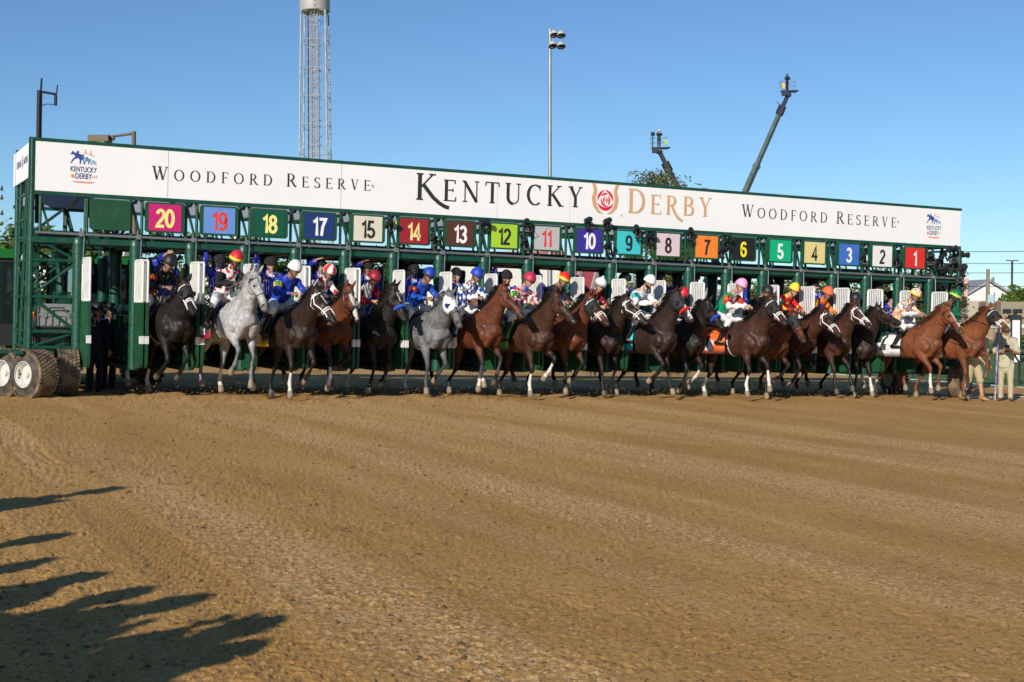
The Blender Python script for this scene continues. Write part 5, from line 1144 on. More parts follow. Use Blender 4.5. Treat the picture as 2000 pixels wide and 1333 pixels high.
for k, (px, y, arm, lean, lab, dz, yaw) in enumerate(AS):
    y = max(.16, y-.62); x = xof(px, 2.45, y); J = stand(1.76, lean, hw=.12)
    if arm in 'uU':
        s = 'r'; hz = 1.83 if arm == 'U' else 1.76
        J['e'+s] = J['s'+s]+V(.10, -.16, .17); J['w'+s] = V(J['head'][0]+(.12 if arm == 'u' else .02), -.12 if arm == 'u' else -.30, hz); J['f'+s] = V(.3, .6, .3); J['p'+s] = V(-.5, 0, -.5)
    if arm == 'd': J['wl'] = V(.30, .10, 1.12); J['fl'] = V(.8, -.4, 0); J['el'] = J['sl']+V(.06, .08, -.26)
    if arm in 'fF':
        J['el'] = J['sl']+V(.20, .10, -.08); J['wl'] = J['sl']+V(.42, .14, .06 if arm == 'F' else -.1); J['fl'] = V(.7, .2, .3)
    if k == 2: J['kr'] = V(.40, -.16, .86); J['ar'] = V(.25, -.18, .42); J['tr'] = J['ar']+V(.15, 0, -.04)
    root = empty("person", gate_mat(x, y, 1.0+dz+(.08 if px > 1200 else 0), -90+yaw), lab, "gate assistant", "gate assistants in blue jackets")
    fit = dict(skin='abaabcaabaacabaaba'[k % 18], jacket=JB, jm='nylon', pants=(.36, .28, .17), helmet=Bk, hm='fur', hbig=1.12 if k % 3 else 1.0, goggles=(.02, .02, .02) if k not in (17, 12) else None, gs=False, loose=1.08, hem=.14, wrink=1.6, hair=(.03, .02, .015), boot=.12)
    if k in (1, 5): fit['mask'] = (.015, .015, .02)
    if arm == 'F': fit['sleeve'] = .9
    r = make_person(root, J, fit)
    mb = MB(); n_ = J['neck']; hf, hu, hs = r['hf'], r['hu'], r['hs']; c = n_-hu*.035+hf*.075
    for s_ in (-1, 1): mb.add([c+hs*s_*.0+hf*.032-hu*.06, c+hs*s_*.055+hf*.02-hu*.035, c+hs*s_*.05+hu*.015-hf*.01, c+hs*s_*.01+hf*.01+hu*.0], [(0, 1, 2, 3)])
    o = mb.build("shirt_collar", mat("white shirt", (.75, .75, .73), .8), root); md = o.modifiers.new("t", 'SOLIDIFY'); md.thickness = .006
    ch = J['chest']; mb = MB(); p = ch+V(.158, .085, .03); mb.box(p-V(.003, .028, .04), p+V(.006, .028, .04)); mb.build("badge", mat("badge cloth", (.5, .5, .6), .8, var=.6, vscale=70), root)
# ---------------------------------------------------------------- people on the ground
def wper(px, py, Y, yaw, J, fit, label, cat, sc=1., grp=None):
    p = at(px, py, Y); z = ground_z(np.array([p[0]]), np.array([p[1]]))[0] if Y < 45 else p[2]
    M = Matrix.Translation((p[0], p[1], z)) @ Matrix.Rotation(R(yaw), 4, 'Z'); root = empty("person", M, label, cat, grp); return root, make_person(root, J, fit, sc)
KH = (.40, .33, .20); SHIRT = (.42, .40, .28)
J = stand(1.78, -3, stride=.08); 
for s, a in ((1, 'l'), (-1, 'r')): J['e'+a] = V(.08, s*.27, 1.12); J['w'+a] = V(.33, s*.09, 1.20); J['f'+a] = V(.5, -s*.6, .3); J['p'+a] = V(0, -s*.6, .3)
J['face'] = V(.9, .05, -.25)
root, r = wper(1964, 775, 32.2, -105, J, dict(jacket=SHIRT, pants=(.45, .38, .25), sleeve=.5, skin='a', hem=.16, loose=1.15, goggles=(.02, .02, .02), gs=False, hair=(.10, .07, .05), boot=.1, bootc=(.03, .03, .03)), "man in khaki shirt and trousers looking at a black phone, holding a blue pole", "man")
mb = MB(); mb.box((.36, -.045, 1.17), (.375, .045, 1.33)); mb.build("phone", BLACK, None, False).matrix_world = root.matrix_world.copy(); ph = S.objects["phone"]; tag(ph, "black mobile phone held up by the man in khaki", "phone")
mb = MB(); mb.tube([(.30, -.26, .02), (.34, -.20, 1.60)], .017, 8); mb.tube([(.338, -.204, 1.50), (.345, -.19, 1.72)], .028, 8); o = mb.build("measuring_pole", mat("blue pole", (.10, .10, .40), .4, col2=(.5, .5, .6), vscale=3), None, True); o.matrix_world = root.matrix_world.copy(); tag(o, "long blue and silver pole held upright by the man in khaki", "pole")
J = stand(1.78, 25, stride=.18); J['kr'] = V(-.02, -.12, .50); J['ar'] = V(-.25, -.12, .12); J['face'] = V(1, 0, -.4); J['wr'] = V(.45, -.2, .95); J['er'] = V(.3, -.3, 1.15)
wper(1900, 780, 32.0, -60, J, dict(jacket=SHIRT, pants=KH, shorts=True, sleeve=.5, skin='a', hem=.14, loose=1.12, goggles=(.02, .02, .02), hair=(.08, .05, .03), boot=.16, bootc=(.35, .22, .09)), "man in khaki shorts and tan boots hidden behind the bright chestnut horse", "man")
J = stand(1.72, 6)
root = empty("person", gate_mat(xof(186, 1.7, 1.0), 1.0, .08, -70), "smiling person in dark cap between the empty stall's partitions", "person")
make_person(root, J, dict(jacket=(.02, .02, .03), pants=(.02, .02, .03), skin='a', helmet=Bk, hair=(.02, .02, .02)))
root = empty("person", gate_mat(xof(212, 1.7, 1.9), 1.9, .08, -60), "person in navy jacket behind the smiling person at the empty stall", "person")
make_person(root, J, dict(jacket=(.03, .035, .09), pants=(.02, .02, .03), skin='b', helmet=Bk, hair=(.02, .02, .02)))
# ---------------------------------------------------------------- background
def gz(p): return base_z(np.array([p[0]]), np.array([p[1]]))[0]
def base_at(px, Y): p = at(px, 600, Y); p[2] = gz(p); return p
def ztop(px, py, Y): return at(px, py, Y)[2]
def T(p, yaw=0): return Matrix.Translation(tuple(p)) @ Matrix.Rotation(R(yaw), 4, 'Z')
# --- trees
def leaf_mat(name, c1, c2):
    m = mat(name, c1, .7, attr=True, spec=.25); m.node_tree.nodes["Principled BSDF"].inputs["Subsurface Weight"].default_value = 0; return m
def tree(px, Y, pytop, wid, label, dens=1., leaf=.11, c1=(.045, .085, .016), c2=(.10, .15, .03), bare=0., blossom=0., seed=0, trunk_h=.25, grp="trees behind the gate", lowz=.12):
    rg = random.Random(seed+int(px)); b0 = base_at(px, Y); Ht = ztop(px, pytop, Y)-b0[2]
    root = empty("tree", T(b0), label, "tree", grp); wm = wid*Y/2667; mb = MB(); tips = []
    def limb(p, d, L, r, lev):
        pts = [p]; 
        for k in range(3):
            d = unit(d+V(rg.gauss(0, .16), rg.gauss(0, .16), .06)); p = p+d*L/3; pts.append(p)
        mb.tube(pts, [r, r*.85, r*.7, r*.5], 6 if lev else 10)
        if lev >= 1: tips.append((p, lev)); tips.append((pts[2], lev))
        if lev < 3:
            for q in range(4 if lev else 7):
                a = rg.uniform(0, 6.28); el = rg.uniform(.15, 1.1) if lev else rg.uniform(.2, 1.2)
                sp = V(math.cos(a)*math.cos(el), math.sin(a)*math.cos(el), math.sin(el)); limb(pts[rg.choice((1, 2, 3))], unit(sp+V(0, 0, .25)), (L*rg.uniform(.5, .75) if lev else (wm*.26+Ht*.12)*rg.uniform(.7, 1.1)), r*.5, lev+1)
    limb(V(0, 0, 0), V(0, 0, 1), Ht*max(.28, trunk_h+.12), .028*Ht+.03, 0)
    mb.build("trunk", mat("bark", (.11, .085, .06), .9, bump=.5), root, True)
    n = int(5200*dens); V_ = []; F_ = []; C_ = []; cl = []
    for q in range(int(34+20*dens)):
        a = rg.uniform(0, 6.28); t = rg.uniform(lowz, 1); rad = math.sqrt(max(0, 1-((t-.52)/.52)**2))*.9+.1; rr_ = rad*math.sqrt(rg.random())
        c = V(math.cos(a)*rr_*wm/2, math.sin(a)*rr_*wm/2, t*Ht*.97); cl.append((c, rg.uniform(.10, .20)*min(wm, Ht), rg.random()))
    for p, l in tips:
        if abs(p[0]) < wm*.6 and abs(p[1]) < wm*.6 and p[2] < Ht*1.0: cl.append((p, .10*min(wm, Ht), rg.random()))
    for q in range(n):
        c, cr, cc = rg.choice(cl); d = unit(V(rg.gauss(0, 1), rg.gauss(0, 1), rg.gauss(0, 1))); p = c+d*cr*(rg.random()**.5)*V(1, 1, .8)
        if p[2] > Ht or p[2] < lowz*Ht*.6: continue
        s = leaf*rg.uniform(.6, 1.3); u = unit(V(rg.gauss(0, 1), rg.gauss(0, 1), rg.gauss(0, .7))); w = unit(np.cross(u, V(rg.gauss(0, 1), rg.gauss(0, 1), rg.gauss(0, 1))))
        k = len(V_); V_ += [p-u*s, p+w*s*.5, p+u*s, p-w*s*.5]; F_.append((k, k+1, k+2, k+3))
        f = min(1, max(0, cc*.7+rg.uniform(-.1, .4))); col = np.array(c1)*(1-f)+np.array(c2)*f
        if blossom and rg.random() < blossom*(1 if cc > .5 else .2): col = np.array((.72, .70, .60))
        C_ += [col]*4
    me = npmesh("crown", np.array(V_), F_, False, np.array(C_)); link("crown", me, root, None, [leaf_mat("leaves", c1, c2)]); return root
TL_ = [(-40, 62, 440, 150, "tree at the far left edge behind the tractor"), (70, 58, 418, 170, "dense green tree behind the left end of the gate"), (165, 66, 455, 150, "dark green tree behind the gate's end bay"), (225, 55, 430, 120, "tree whose top shows beside the blank green board"),
       (315, 60, 455, 130, "tree behind the number 20 stall"), (400, 64, 450, 140, "tree behind the number 19 stall"), (475, 58, 460, 120, "tree behind the number 18 stall"), (545, 62, 478, 110, "tree behind the number 17 stall, left of the tower"), (675, 66, 475, 120, "tree behind the number 15 stall, right of the tower"), (770, 70, 470, 130, "tree behind the number 14 stall")]
for k, (px, Y, t, w, l) in enumerate(TL_): tree(px, Y, t, w, l, dens=2.0, leaf=.15, seed=k, blossom=.25 if k in (3, 6, 8) else .04, c1=(.03, .06, .012), c2=(.09, .15, .028), lowz=.04)
tree(1285, 125, 333, 175, "tall airy tree with thin foliage rising above the banner", dens=6, leaf=.13, c1=(.06, .075, .02), c2=(.16, .16, .04), seed=3, trunk_h=.35, grp=None, lowz=.3)
for k, (px, Y, t, w, l) in enumerate([(1255, 90, 500, 110, "bare twiggy tree behind board 9"), (1320, 95, 510, 90, "bare twiggy tree behind board 8")]):
    tree(px, Y, t, w, l, dens=.12, leaf=.10, seed=k+20, c1=(.14, .13, .05), c2=(.2, .18, .06), grp="bare trees behind the gate")
for k, (px, Y, t, w, l) in enumerate([(1480, 95, 545, 100, "low tree behind board 6"), (1560, 92, 520, 110, "tree behind board 5"), (1640, 96, 515, 110, "tree behind board 4"), (1715, 90, 512, 110, "tree behind board 3"), (1790, 94, 500, 130, "sparse tree behind board 1"), (1850, 98, 508, 100, "sparse tree behind the right end of the gate")]):
    tree(px, Y, t, w, l, dens=.9, leaf=.15, seed=k+30, c1=(.05, .065, .02), c2=(.12, .13, .045), grp="trees behind the right half of the gate")
tree(1985, 112, 556, 70, "round leafy green tree before the white gabled building", dens=1.3, leaf=.18, seed=50, c1=(.05, .09, .015), c2=(.11, .17, .03), grp=None)
tree(1998, 78, 655, 36, "clipped green bush by the white post", dens=.5, leaf=.08, seed=51, c1=(.05, .10, .015), c2=(.1, .18, .03), grp=None, trunk_h=.1, lowz=.02)
def shrub_row(px0, px1, Y, pytop, label):
    rg = random.Random(int(px0)); a = base_at(px0, Y); b = base_at(px1, Y); root = empty("hedge", T(a), label, "hedge"); Hh = ztop(px0, pytop, Y)-a[2]; V_ = []; F_ = []; C_ = []
    for q in range(7000):
        t = rg.random(); top = Hh*(.8+.25*math.sin(t*40)*rg.random()); p = (b-a)*t+V(rg.gauss(0, .1), rg.uniform(-.6, .6), top*rg.random()**.6); s = .07*rg.uniform(.6, 1.4); u = unit(V(rg.gauss(0, 1), rg.gauss(0, 1), rg.gauss(0, 1))); w = unit(np.cross(u, V(rg.gauss(0, 1), rg.gauss(0, 1), 1)))
        k = len(V_); V_ += [p-u*s, p+w*s*.6, p+u*s, p-w*s*.6]; F_.append((k, k+1, k+2, k+3)); fl = rg.random() < (.4 if p[2] > Hh*.7 else .08); C_ += [np.array((.75, .72, .60)) if fl else np.array((.05, .10, .02))*rg.uniform(.6, 1.6)]*4
    link("foliage", npmesh("foliage", np.array(V_), F_, False, np.array(C_)), root, None, [leaf_mat("leaves", 0, 0) if "leaves" in MATS else None])
shrub_row(-30, 500, 46, 512, "flowering hedge with white blossoms behind the tractors")
# --- water tower
b0 = base_at(617, 200); M = T(b0); root = empty("water_tower", M, "tall pale lattice water tower with a cylindrical tank and caged ladder", "water tower")
PW = mat("tower paint", (.50, .52, .52), .5, var=.5, vscale=1.5); RU = mat("rust", (.30, .16, .09), .8, var=.4, vscale=3)
zt = ztop(617, 25, 200)-b0[2]; b = MB(); b.tube([(0, 0, zt), (0, 0, zt+.15), (0, 0, zt+6)], [2.0, 2.2, 2.2], 32); b.build("tank", mat("tank paint", (.42, .41, .38), .5, var=.35, vscale=.8), root, True)
b = MB()
for s in range(8): b.box((.25, -2.24, zt+.6+s*.7), (.42, -2.19, zt+.75+s*.7))
b.build("tank_rungs", RU, root)
b = MB(); lg = []
for sx, sy in ((-1, -1), (1, -1), (1, 1), (-1, 1)):
    top = V(sx*1.75, sy*1.75, zt); bot = V(sx*2.3, sy*2.3, 0); lg.append((top, bot)); q = MB(); q.tube([bot, top], .13, 8); q.build("leg", PW, root, True)
lv = np.linspace(0, 1, 12)
for i in range(12):
    for k in range(4):
        a = lg[k][1]+(lg[k][0]-lg[k][1])*lv[i]; c = lg[(k+1) % 4][1]+(lg[(k+1) % 4][0]-lg[(k+1) % 4][1])*lv[i]; b.tube([a, c], .045, 5)
        if i < 11:
            c2 = lg[(k+1) % 4][1]+(lg[(k+1) % 4][0]-lg[(k+1) % 4][1])*lv[i+1]; a2 = lg[k][1]+(lg[k][0]-lg[k][1])*lv[i+1]; b.tube([a, c2], .03, 4); b.tube([c, a2], .03, 4)
b.build("bracing", PW, root)
b = MB(); b.tube([(-.35, 0, 0), (-.35, 0, zt)], .20, 8); b.tube([(.62, .2, 0), (.62, .2, zt-3)], .10, 8); b.tube([(-1.0, .2, 0), (-1.0, .2, zt)], .08, 8); b.build("riser_pipe", RU, root, True)
b = MB()
for x in (-.1, .45): b.tube([(x, -1.0, 0), (x, -1.0, zt+1)], .06, 6)
z = 1.
while z < zt: b.tube([(-.1, -1, z), (.45, -1, z)], .035, 4); z += .5
for a in np.linspace(200, 340, 5): b.tube([(.18+.75*math.cos(R(a)), -1.0+.75*math.sin(R(a)), 3), (.18+.75*math.cos(R(a)), -1.0+.75*math.sin(R(a)), zt)], .035, 4)
z = 4.
while z < zt: b.tube([(.18+.8*math.cos(R(a)), -1.0+.8*math.sin(R(a)), z) for a in np.linspace(180, 360, 9)], .07, 5); z += 3.6
b.build("ladder_cage", PW, root)
# --- light mast
b0 = base_at(1074, 120); root = empty("light_mast", T(b0), "tall steel floodlight mast with four lamp heads behind the banner", "light mast"); zt = ztop(1074, 57, 120)-b0[2]
b = MB(); b.tube([(0, 0, 0), (0, 0, zt*.5), (0, 0, zt*.5), (0, 0, zt)], [.24, .19, .16, .12], 14); b.build("pole", mat("mast steel", (.38, .39, .39), .45, .6, var=.3, vscale=1), root, True)
b = MB(); b.tube([(0, 0, zt-.6), (1.1, -.1, zt-.6)], .05, 6); b.tube([(0, 0, zt-1.5), (1.1, -.1, zt-1.5)], .05, 6); b.build("crossarm", STEEL, root)
for (x, z) in ((.35, -.5), (.95, -.55), (.22, -1.45), (.95, -1.5)):
    b = MB(); c = V(x, -.25, zt+z); d = unit(V(.1, -.45, -1)); b.tube([c-d*.38, c-d*.30, c-d*.05, c+d*.12], [.10, .22, .34, .40], 18); hd_ = b.build("lamp_head", mat("lamp shell", (.50, .50, .48), .5), root, True)
    b = MB(); b.tube([c+d*.13, c+d*.15], [.37, .37], 18); b.tube([c+d*.14+V(-.38, 0, 0), c+d*.30+V(0, -.1, 0), c+d*.14+V(.38, 0, 0)], .05, 6); b.build("visor", mat("lamp dark", (.03, .03, .035), .5), root, True)
# --- boom lifts with camera crews
def boom(pxb, pyb, pxt, pyt, Y, kx, col, label, jl, dk):
    b0 = base_at(pxb+(pxb-pxt)*0, Y); root = empty("boom_lift", T(b0), label, "boom lift"); o = b0
    top = at(pxt, pyt, Y)-o; el = at(kx[0], kx[1], Y)-o; bt = at(pxb, pyb, Y)-o; d = unit(el-bt); foot = bt-d*((bt[2]-1.8)/d[2]); sh = V(foot[0], foot[1], 0)
    b = MB(); mid = foot+(el-foot)*.72; b.tube([foot, mid], .36, 4, rb=.30); b.tube([mid, el], .29, 4, rb=.24); b.tube([mid-d*.2, mid+d*.2], .42, 4, rb=.36); b.build("boom", col, root)
    b = MB(); jt = top+V(0, 0, -.35); b.tube([el-d*.6, el+d*.4], .42, 6, rb=.32); b.tube([el, (el+jt)/2, jt], .22, 6); b.tube([el+V(-.5, 0, .8), el+V(0, 0, .3)], .04, 5); b.tube([jt-V(0, 0, .25), jt+V(0, 0, .1)], .3, 8); b.build("jib", dk, root)
    b = MB(); b.box(tuple(top+V(-.75, -.5, -.12)), tuple(top+V(.85, .5, .02))); b.box(tuple(top+V(-.75, -.52, -.55)), tuple(top+V(-.15, -.1, -.12))); b.tube([top+V(.8, -.4, -.05), top+V(1.0, 0, .02), top+V(.8, .4, -.05)], .09, 6); b.build("platform", dk, root)
    b = MB()
    for z in (.5, .95):
        b.tube([top+V(*q) for q in ((-.85, -.5, z), (.7, -.5, z), (.7, .5, z), (-.85, .5, z), (-.85, -.5, z))], .018, 5)
    for x in (-.85, -.1, .7): b.tube([top+V(x*.9, -.5, 0), top+V(x, -.5, 1.05)], .018, 5); b.tube([top+V(x*.9, .5, 0), top+V(x, .5, 1.05)], .018, 5)
    b.build("guard_rail", mat("rail grey", (.10, .10, .11), .5), root)
    b = MB(); b.box((sh[0]-1.6, -1.2, .45), (sh[0]+1.6, 1.2, 1.1)); b.box((sh[0]-1.2, -.9, 1.1), (sh[0]+1.2, .9, 1.9)); b.build("chassis", col, root)
    for sx in (-1.1, 1.1):
        for sy in (-1.2, 1.2): b = MB(); b.tube([(sh[0]+sx, sy-.2, .5), (sh[0]+sx, sy+.2, .5)], .5, 18); b.build("wheel", BLACK, root, True)
    return o+top
BB = mat("boom blue", (.02, .055, .16), .45, var=.4, vscale=2); BG = mat("boom grey green", (.10, .15, .15), .5, var=.6, vscale=1); DK = mat("boom dark", (.018, .018, .022), .6)
t1 = boom(1321, 362, 1288, 289, 135, (1302, 325), BB, "blue boom lift with camera platform, shorter of the two", 1, DK)
t2 = boom(1457, 372, 1540, 178, 145, (1526, 214), BG, "grey boom lift reaching high to the right with camera platform", 1, mat("boom navy", (.02, .02, .05), .5))
for t, lab, hcol, dx in ((t1, "camera operator in black with white cap on the lower boom platform", (.6, .6, .6), -.05), (t2, "camera operator in black on the higher boom platform", (.05, .04, .04), -.15)):
    J = stand(1.75, 5); J['wr'] = V(.35, -.1, 1.35); J['wl'] = V(.35, .1, 1.35); J['er'] = V(.1, -.27, 1.2); J['el'] = V(.1, .27, 1.2)
    root = empty("person", T(t+V(dx, 0, .02), -80), lab, "camera operator", "camera crew on the boom lifts"); make_person(root, J, dict(jacket=(.02, .02, .022), pants=(.02, .02, .025), skin='a', helmet=np.array(hcol)))
    b = MB(); p = t+V(dx-.65 if t is t1 else dx-.1, -.42, 1.15); b.box(tuple(p+V(-.18, -.25, 0)), tuple(p+V(.18, .25, .32))); b.tube([p+V(0, -.25, .16), p+V(0, -.5, .16)], .10, 10); b.tube([p, p-V(0, 0, 1.1)], .05, 6); tag(b.build("broadcast_camera", DK), "black broadcast camera on the %s boom platform" % ("lower" if t is t1 else "higher"), "camera")
    b = MB(); p = t+V(.45 if t is t1 else -.78, -.58, .25); b.box(tuple(p), tuple(p+V(.28, .05, .50))); b.build("safety_bag", mat("bag %d" % (t is t1), (.35, .50, .03) if t is t1 else (.80, .50, .02), .7), None); tag(S.objects["safety_bag" if t is t1 else "safety_bag.001"], "yellow-green bag hung on the lower boom platform rail" if t is t1 else "bright yellow bag hung on the higher boom platform rail", "bag")
# --- antenna mast and street lamp
x = xof(72, 4.7, .3); b = MB(); root = empty("antenna_mast", G @ Matrix.Translation((x, .12, 3.2)), "black antenna mast clamped to the left end of the gate", "antenna")
zz = lambda py: (at(72, py, 24.3)-at(72, 274, 24.3))[2]+1.46
b.tube([(0, 0, 0), (0, 0, zz(176))], .036, 8); b.tube([(.05, 0, .1), (.045, 0, zz(180))], .012, 6); b.build("pole", BLACK, root, True)
b = MB(); b.tube([(.03, 0, zz(178)), (.04, 0, zz(152))], .018, 6); b.build("antenna", BLACK, root, True)
b = MB(); b.tube([(.02, 0, zz(178)), (.30, -.02, zz(181))], .022, 6); b.tube([(.28, -.02, zz(183)), (.28, -.02, zz(203))], .028, 8); b.tube([(.05, 0, zz(205)), (.14, 0, zz(201)), (.27, -.02, zz(202))], .008, 5); b.build("side_arm", BLACK, root, True)
b = MB(); b.tube([(.29, -.02, zz(180)), (.31, -.02, zz(162))], .012, 6); b.build("antenna", BLACK, root, True)
b0 = base_at(264, 52); root = empty("street_lamp", T(b0), "brown street lamp with flat box head behind the banner's left part", "street lamp"); BR = mat("bronze paint", (.12, .09, .055), .6); sc = 52/2667.
zt = ztop(264, 257, 52)-b0[2]; b = MB(); b.tube([(0, 0, 0), (0, 0, zt)], [.13, .08], 10); b.build("pole", BR, root, True)
b = MB(); b.tube([(0, 0, zt-.08), (-45*sc, 0, zt-.20)], .05, 8); b.build("arm", BR, root, True)
b = MB(); b.box((-86*sc, -.28, zt-.40), (-46*sc, .28, zt-.16)); b.tube([(-48*sc, 0, zt-.26), (-38*sc, 0, zt-.24)], .10, 8); b.build("lamp_head", BR, root)
b = MB(); b.box((-82*sc, -.24, zt-.47), (-54*sc, .24, zt-.401)); b.build("lens", mat("lamp lens", (.3, .28, .22), .3), root)
# --- distant buildings
def block(name, px0, px1, pyt, pyb, Y, dep, m, label, cat, wins=None, roofm=None, extra=None, wm_=None):
    a = base_at(px0, Y); c = base_at(px1, Y); zt = ztop((px0+px1)/2, pyt, Y)-a[2]; w = c[0]-a[0]; root = empty(name, T(a), label, cat); b = MB(); b.box((0, 0, -.3), (w, dep, zt)); b.build("wall", m, root)
    if roofm: b = MB(); b.box((-.3, -.3, zt+.003), (w+.3, dep, zt+.4)); b.build("roof", roofm, root)
    if wins:
        for (fx0, fx1, z0, z1) in wins: b = MB(); b.box((fx0*w, -.06, z0*zt), (fx1*w, -.01, z1*zt)); b.build("window", wm_ or mat("far window", (.05, .06, .07), .15), root)
    return root, w, zt
CR = mat("cream panel", (.62, .60, .54), .7, var=.08, vscale=.2); BRK = mat("brick", (.26, .10, .06), .85, var=.25, vscale=3); GREYB = mat("grey concrete", (.34, .34, .33), .8, var=.2, vscale=.5)
r, w, zt = block("stadium_building", 880, 1100, 499, 600, 150, 20, CR, "cream stadium building over a brick ground floor, with red lettering", "building", roofm=mat("roof red", (.35, .08, .08), .6))
b = MB(); b.box((0, -.25, -.2), (w, -.01, zt*.42)); bk = b.build("brick_front", BRK, r)
for k in range(9): b = MB(); b.box((w*(.03+k*.11), -.32, zt*.10), (w*(.085+k*.11), -.26, zt*.33)); b.build("window", mat("far window", (.05, .06, .07), .15), r)
b = MB(); b.box((0, -.3, zt*.42), (w, .0, zt*.47)); b.build("ledge", CR, r)
for t, zf in (("CARDINAL", 510), ("STADIUM", 519)):
    me = add_text_mesh(t, .52, .012, .9, .03); me.materials.clear(); link("lettering", me, r, Matrix.Translation((w*.395, -.10, ztop(965, zf, 150)-base_at(880, 150)[2])) @ Matrix.Rotation(R(90), 4, 'X'), [mat("sign red", (.55, .02, .03), .6)])
b0 = base_at(1085, 165); root = empty("grandstand", T(b0), "dark red stadium seating bank behind boards 10 and 11", "grandstand"); W2 = (1180-1085)*165/2667.; zt = ztop(1085, 512, 165)-b0[2]; b = MB(); n = 16
for k in range(n): z = zt*.12+zt*.88*k/n; b.box((0, k*.9, 0), (W2*1.25, k*.9+.9, z+.3))
b.build("seating", mat("seat red", (.28, .03, .05), .7, var=.2, vscale=2), root)
b = MB(); 
for x in (W2*.25, W2*.62): b.tube([(x, -.1, zt*.15), (x+2.5, n*.9, zt*1.02)], .35, 4)
b.build("stair", mat("stair grey", (.45, .38, .36), .8), root)
block("office_building", 1180, 1330, 552, 600, 140, 15, GREYB, "low grey concrete building behind boards 8 and 9", "building", [(.05+.1*k, .11+.1*k, .45, .75) for k in range(9)])
block("storage_building", 700, 880, 540, 600, 160, 12, CR, "pale low building behind the number 13 and 14 stalls", "building", [(.1, .2, .3, .6), (.4, .5, .3, .6)])
block("white_trailer", 380, 470, 575, 610, 52, 3, mat("trailer white", (.7, .7, .7), .5), "white trailer behind the number 19 stall", "trailer")
r, w, zt = block("warehouse", 1340, 1560, 565, 600, 150, 20, GREYB, "long low grey building behind boards 5 to 7", "building", [(.06+.12*k, .12+.12*k, .4, .7) for k in range(8)])
# white gabled building on the right
Y = 130; a = base_at(1884, Y); sc = Y/2667.; root = empty("gabled_building", T(a), "white gabled building behind the wooden fence at the right", "building"); w = 95*sc; ze = ztop(1884, 582, Y)-a[2]; zp = ztop(1930, 553, Y)-a[2]
WS = mat("white siding", (.72, .72, .70), .6, var=.1, vscale=.5); b = MB(); b.poly([(0, 0), (w, 0), (w, ze), (w*.50, zp), (0, ze)], 18, y=0); b.build("wall", WS, root)
b = MB()
for s in (0, 1): p = [(-.5, ze-.15), (w*.5, zp+.12), (w*.5, zp+.35), (-.5, ze+.1)]; p = p if s == 0 else [(w-q[0], q[1]) for q in p][::-1]; b.poly(p, 18.6, y=-.3)
b.build("roof", mat("roof grey", (.30, .31, .33), .6), root)
for k in range(2): b = MB(); b.box((w*.23+k*1.1, -.06, ze*.30), (w*.23+k*1.1+.95, -.01, ze*.75)); b.build("window", mat("far window", (.05, .06, .07), .15), root)
block("long_shed", 1890, 1990, 588, 622, 118, 8, mat("beige panel", (.45, .41, .32), .7, var=.15, vscale=.4), "long beige shed below the white gabled building", "shed")
r, w, zt = block("grooms_block", 1955, 2120, 590, 625, 104, 5, mat("weathered wood", (.33, .28, .20), .85, var=.3, vscale=2), "weathered wooden shed with a strip of dark windows at the right edge", "shed", [(.02+.13*k, .12+.13*k, .15, .80) for k in range(7)], wm_=mat("dark glass", (.02, .02, .025), .1))
b0 = base_at(1918, 98); root = empty("wooden_fence", T(b0), "tan vertical board fence behind the grass at the right", "fence"); sc = 98/2667.; hF = ztop(1950, 614, 98)-b0[2]; b = MB()
for k in range(75): b.box((k*.16, 0, 0), (k*.16+.145, .04, hF+.06*rng.random()))
b.build("boards", mat("fence wood", (.40, .31, .18), .85, var=.4, vscale=4), root); b = MB(); b.box((0, .045, .3), (12, .10, .42)); b.box((0, .045, hF-.4), (12, .10, hF-.28)); b.build("rail", mat("fence wood", (.4, .31, .18)), root)
for px, c_, l in ((1877, (.62, .36, .30), "left of the two pink chimney posts past the gate's right end"), (1886, (.62, .38, .32), "right of the two pink chimney posts past the gate's right end")):
    b0 = base_at(px, 125); b = MB(); zt = ztop(px, 549, 125)-b0[2]; b.box((b0[0]-.17, b0[1], b0[2]), (b0[0]+.17, b0[1]+.3, b0[2]+zt)); b.box((b0[0]-.25, b0[1]-.05, b0[2]+zt+.002), (b0[0]+.25, b0[1]+.35, b0[2]+zt+.25)); tag(b.build("post", mat("pink paint", (.6, .36, .3), .7)), l, "post", "pink posts")
b0 = base_at(1965, 92); root = empty("flag", T(b0), "small pale flag on a thin pole before the white gabled building", "flag"); zt = ztop(1940, 572, 92)-b0[2]; b0 = base_at(1942, 92); root.matrix_world = T(b0); b = MB(); b.tube([(0, 0, 0), (0, 0, zt)], .035, 6); b.build("pole", STEEL, root, True); b = MB(); b.box((-.45, -.01, zt-.7), (-.03, .01, zt-.15)); b.build("cloth", mat("flag cloth", (.35, .50, .55), .8), root)
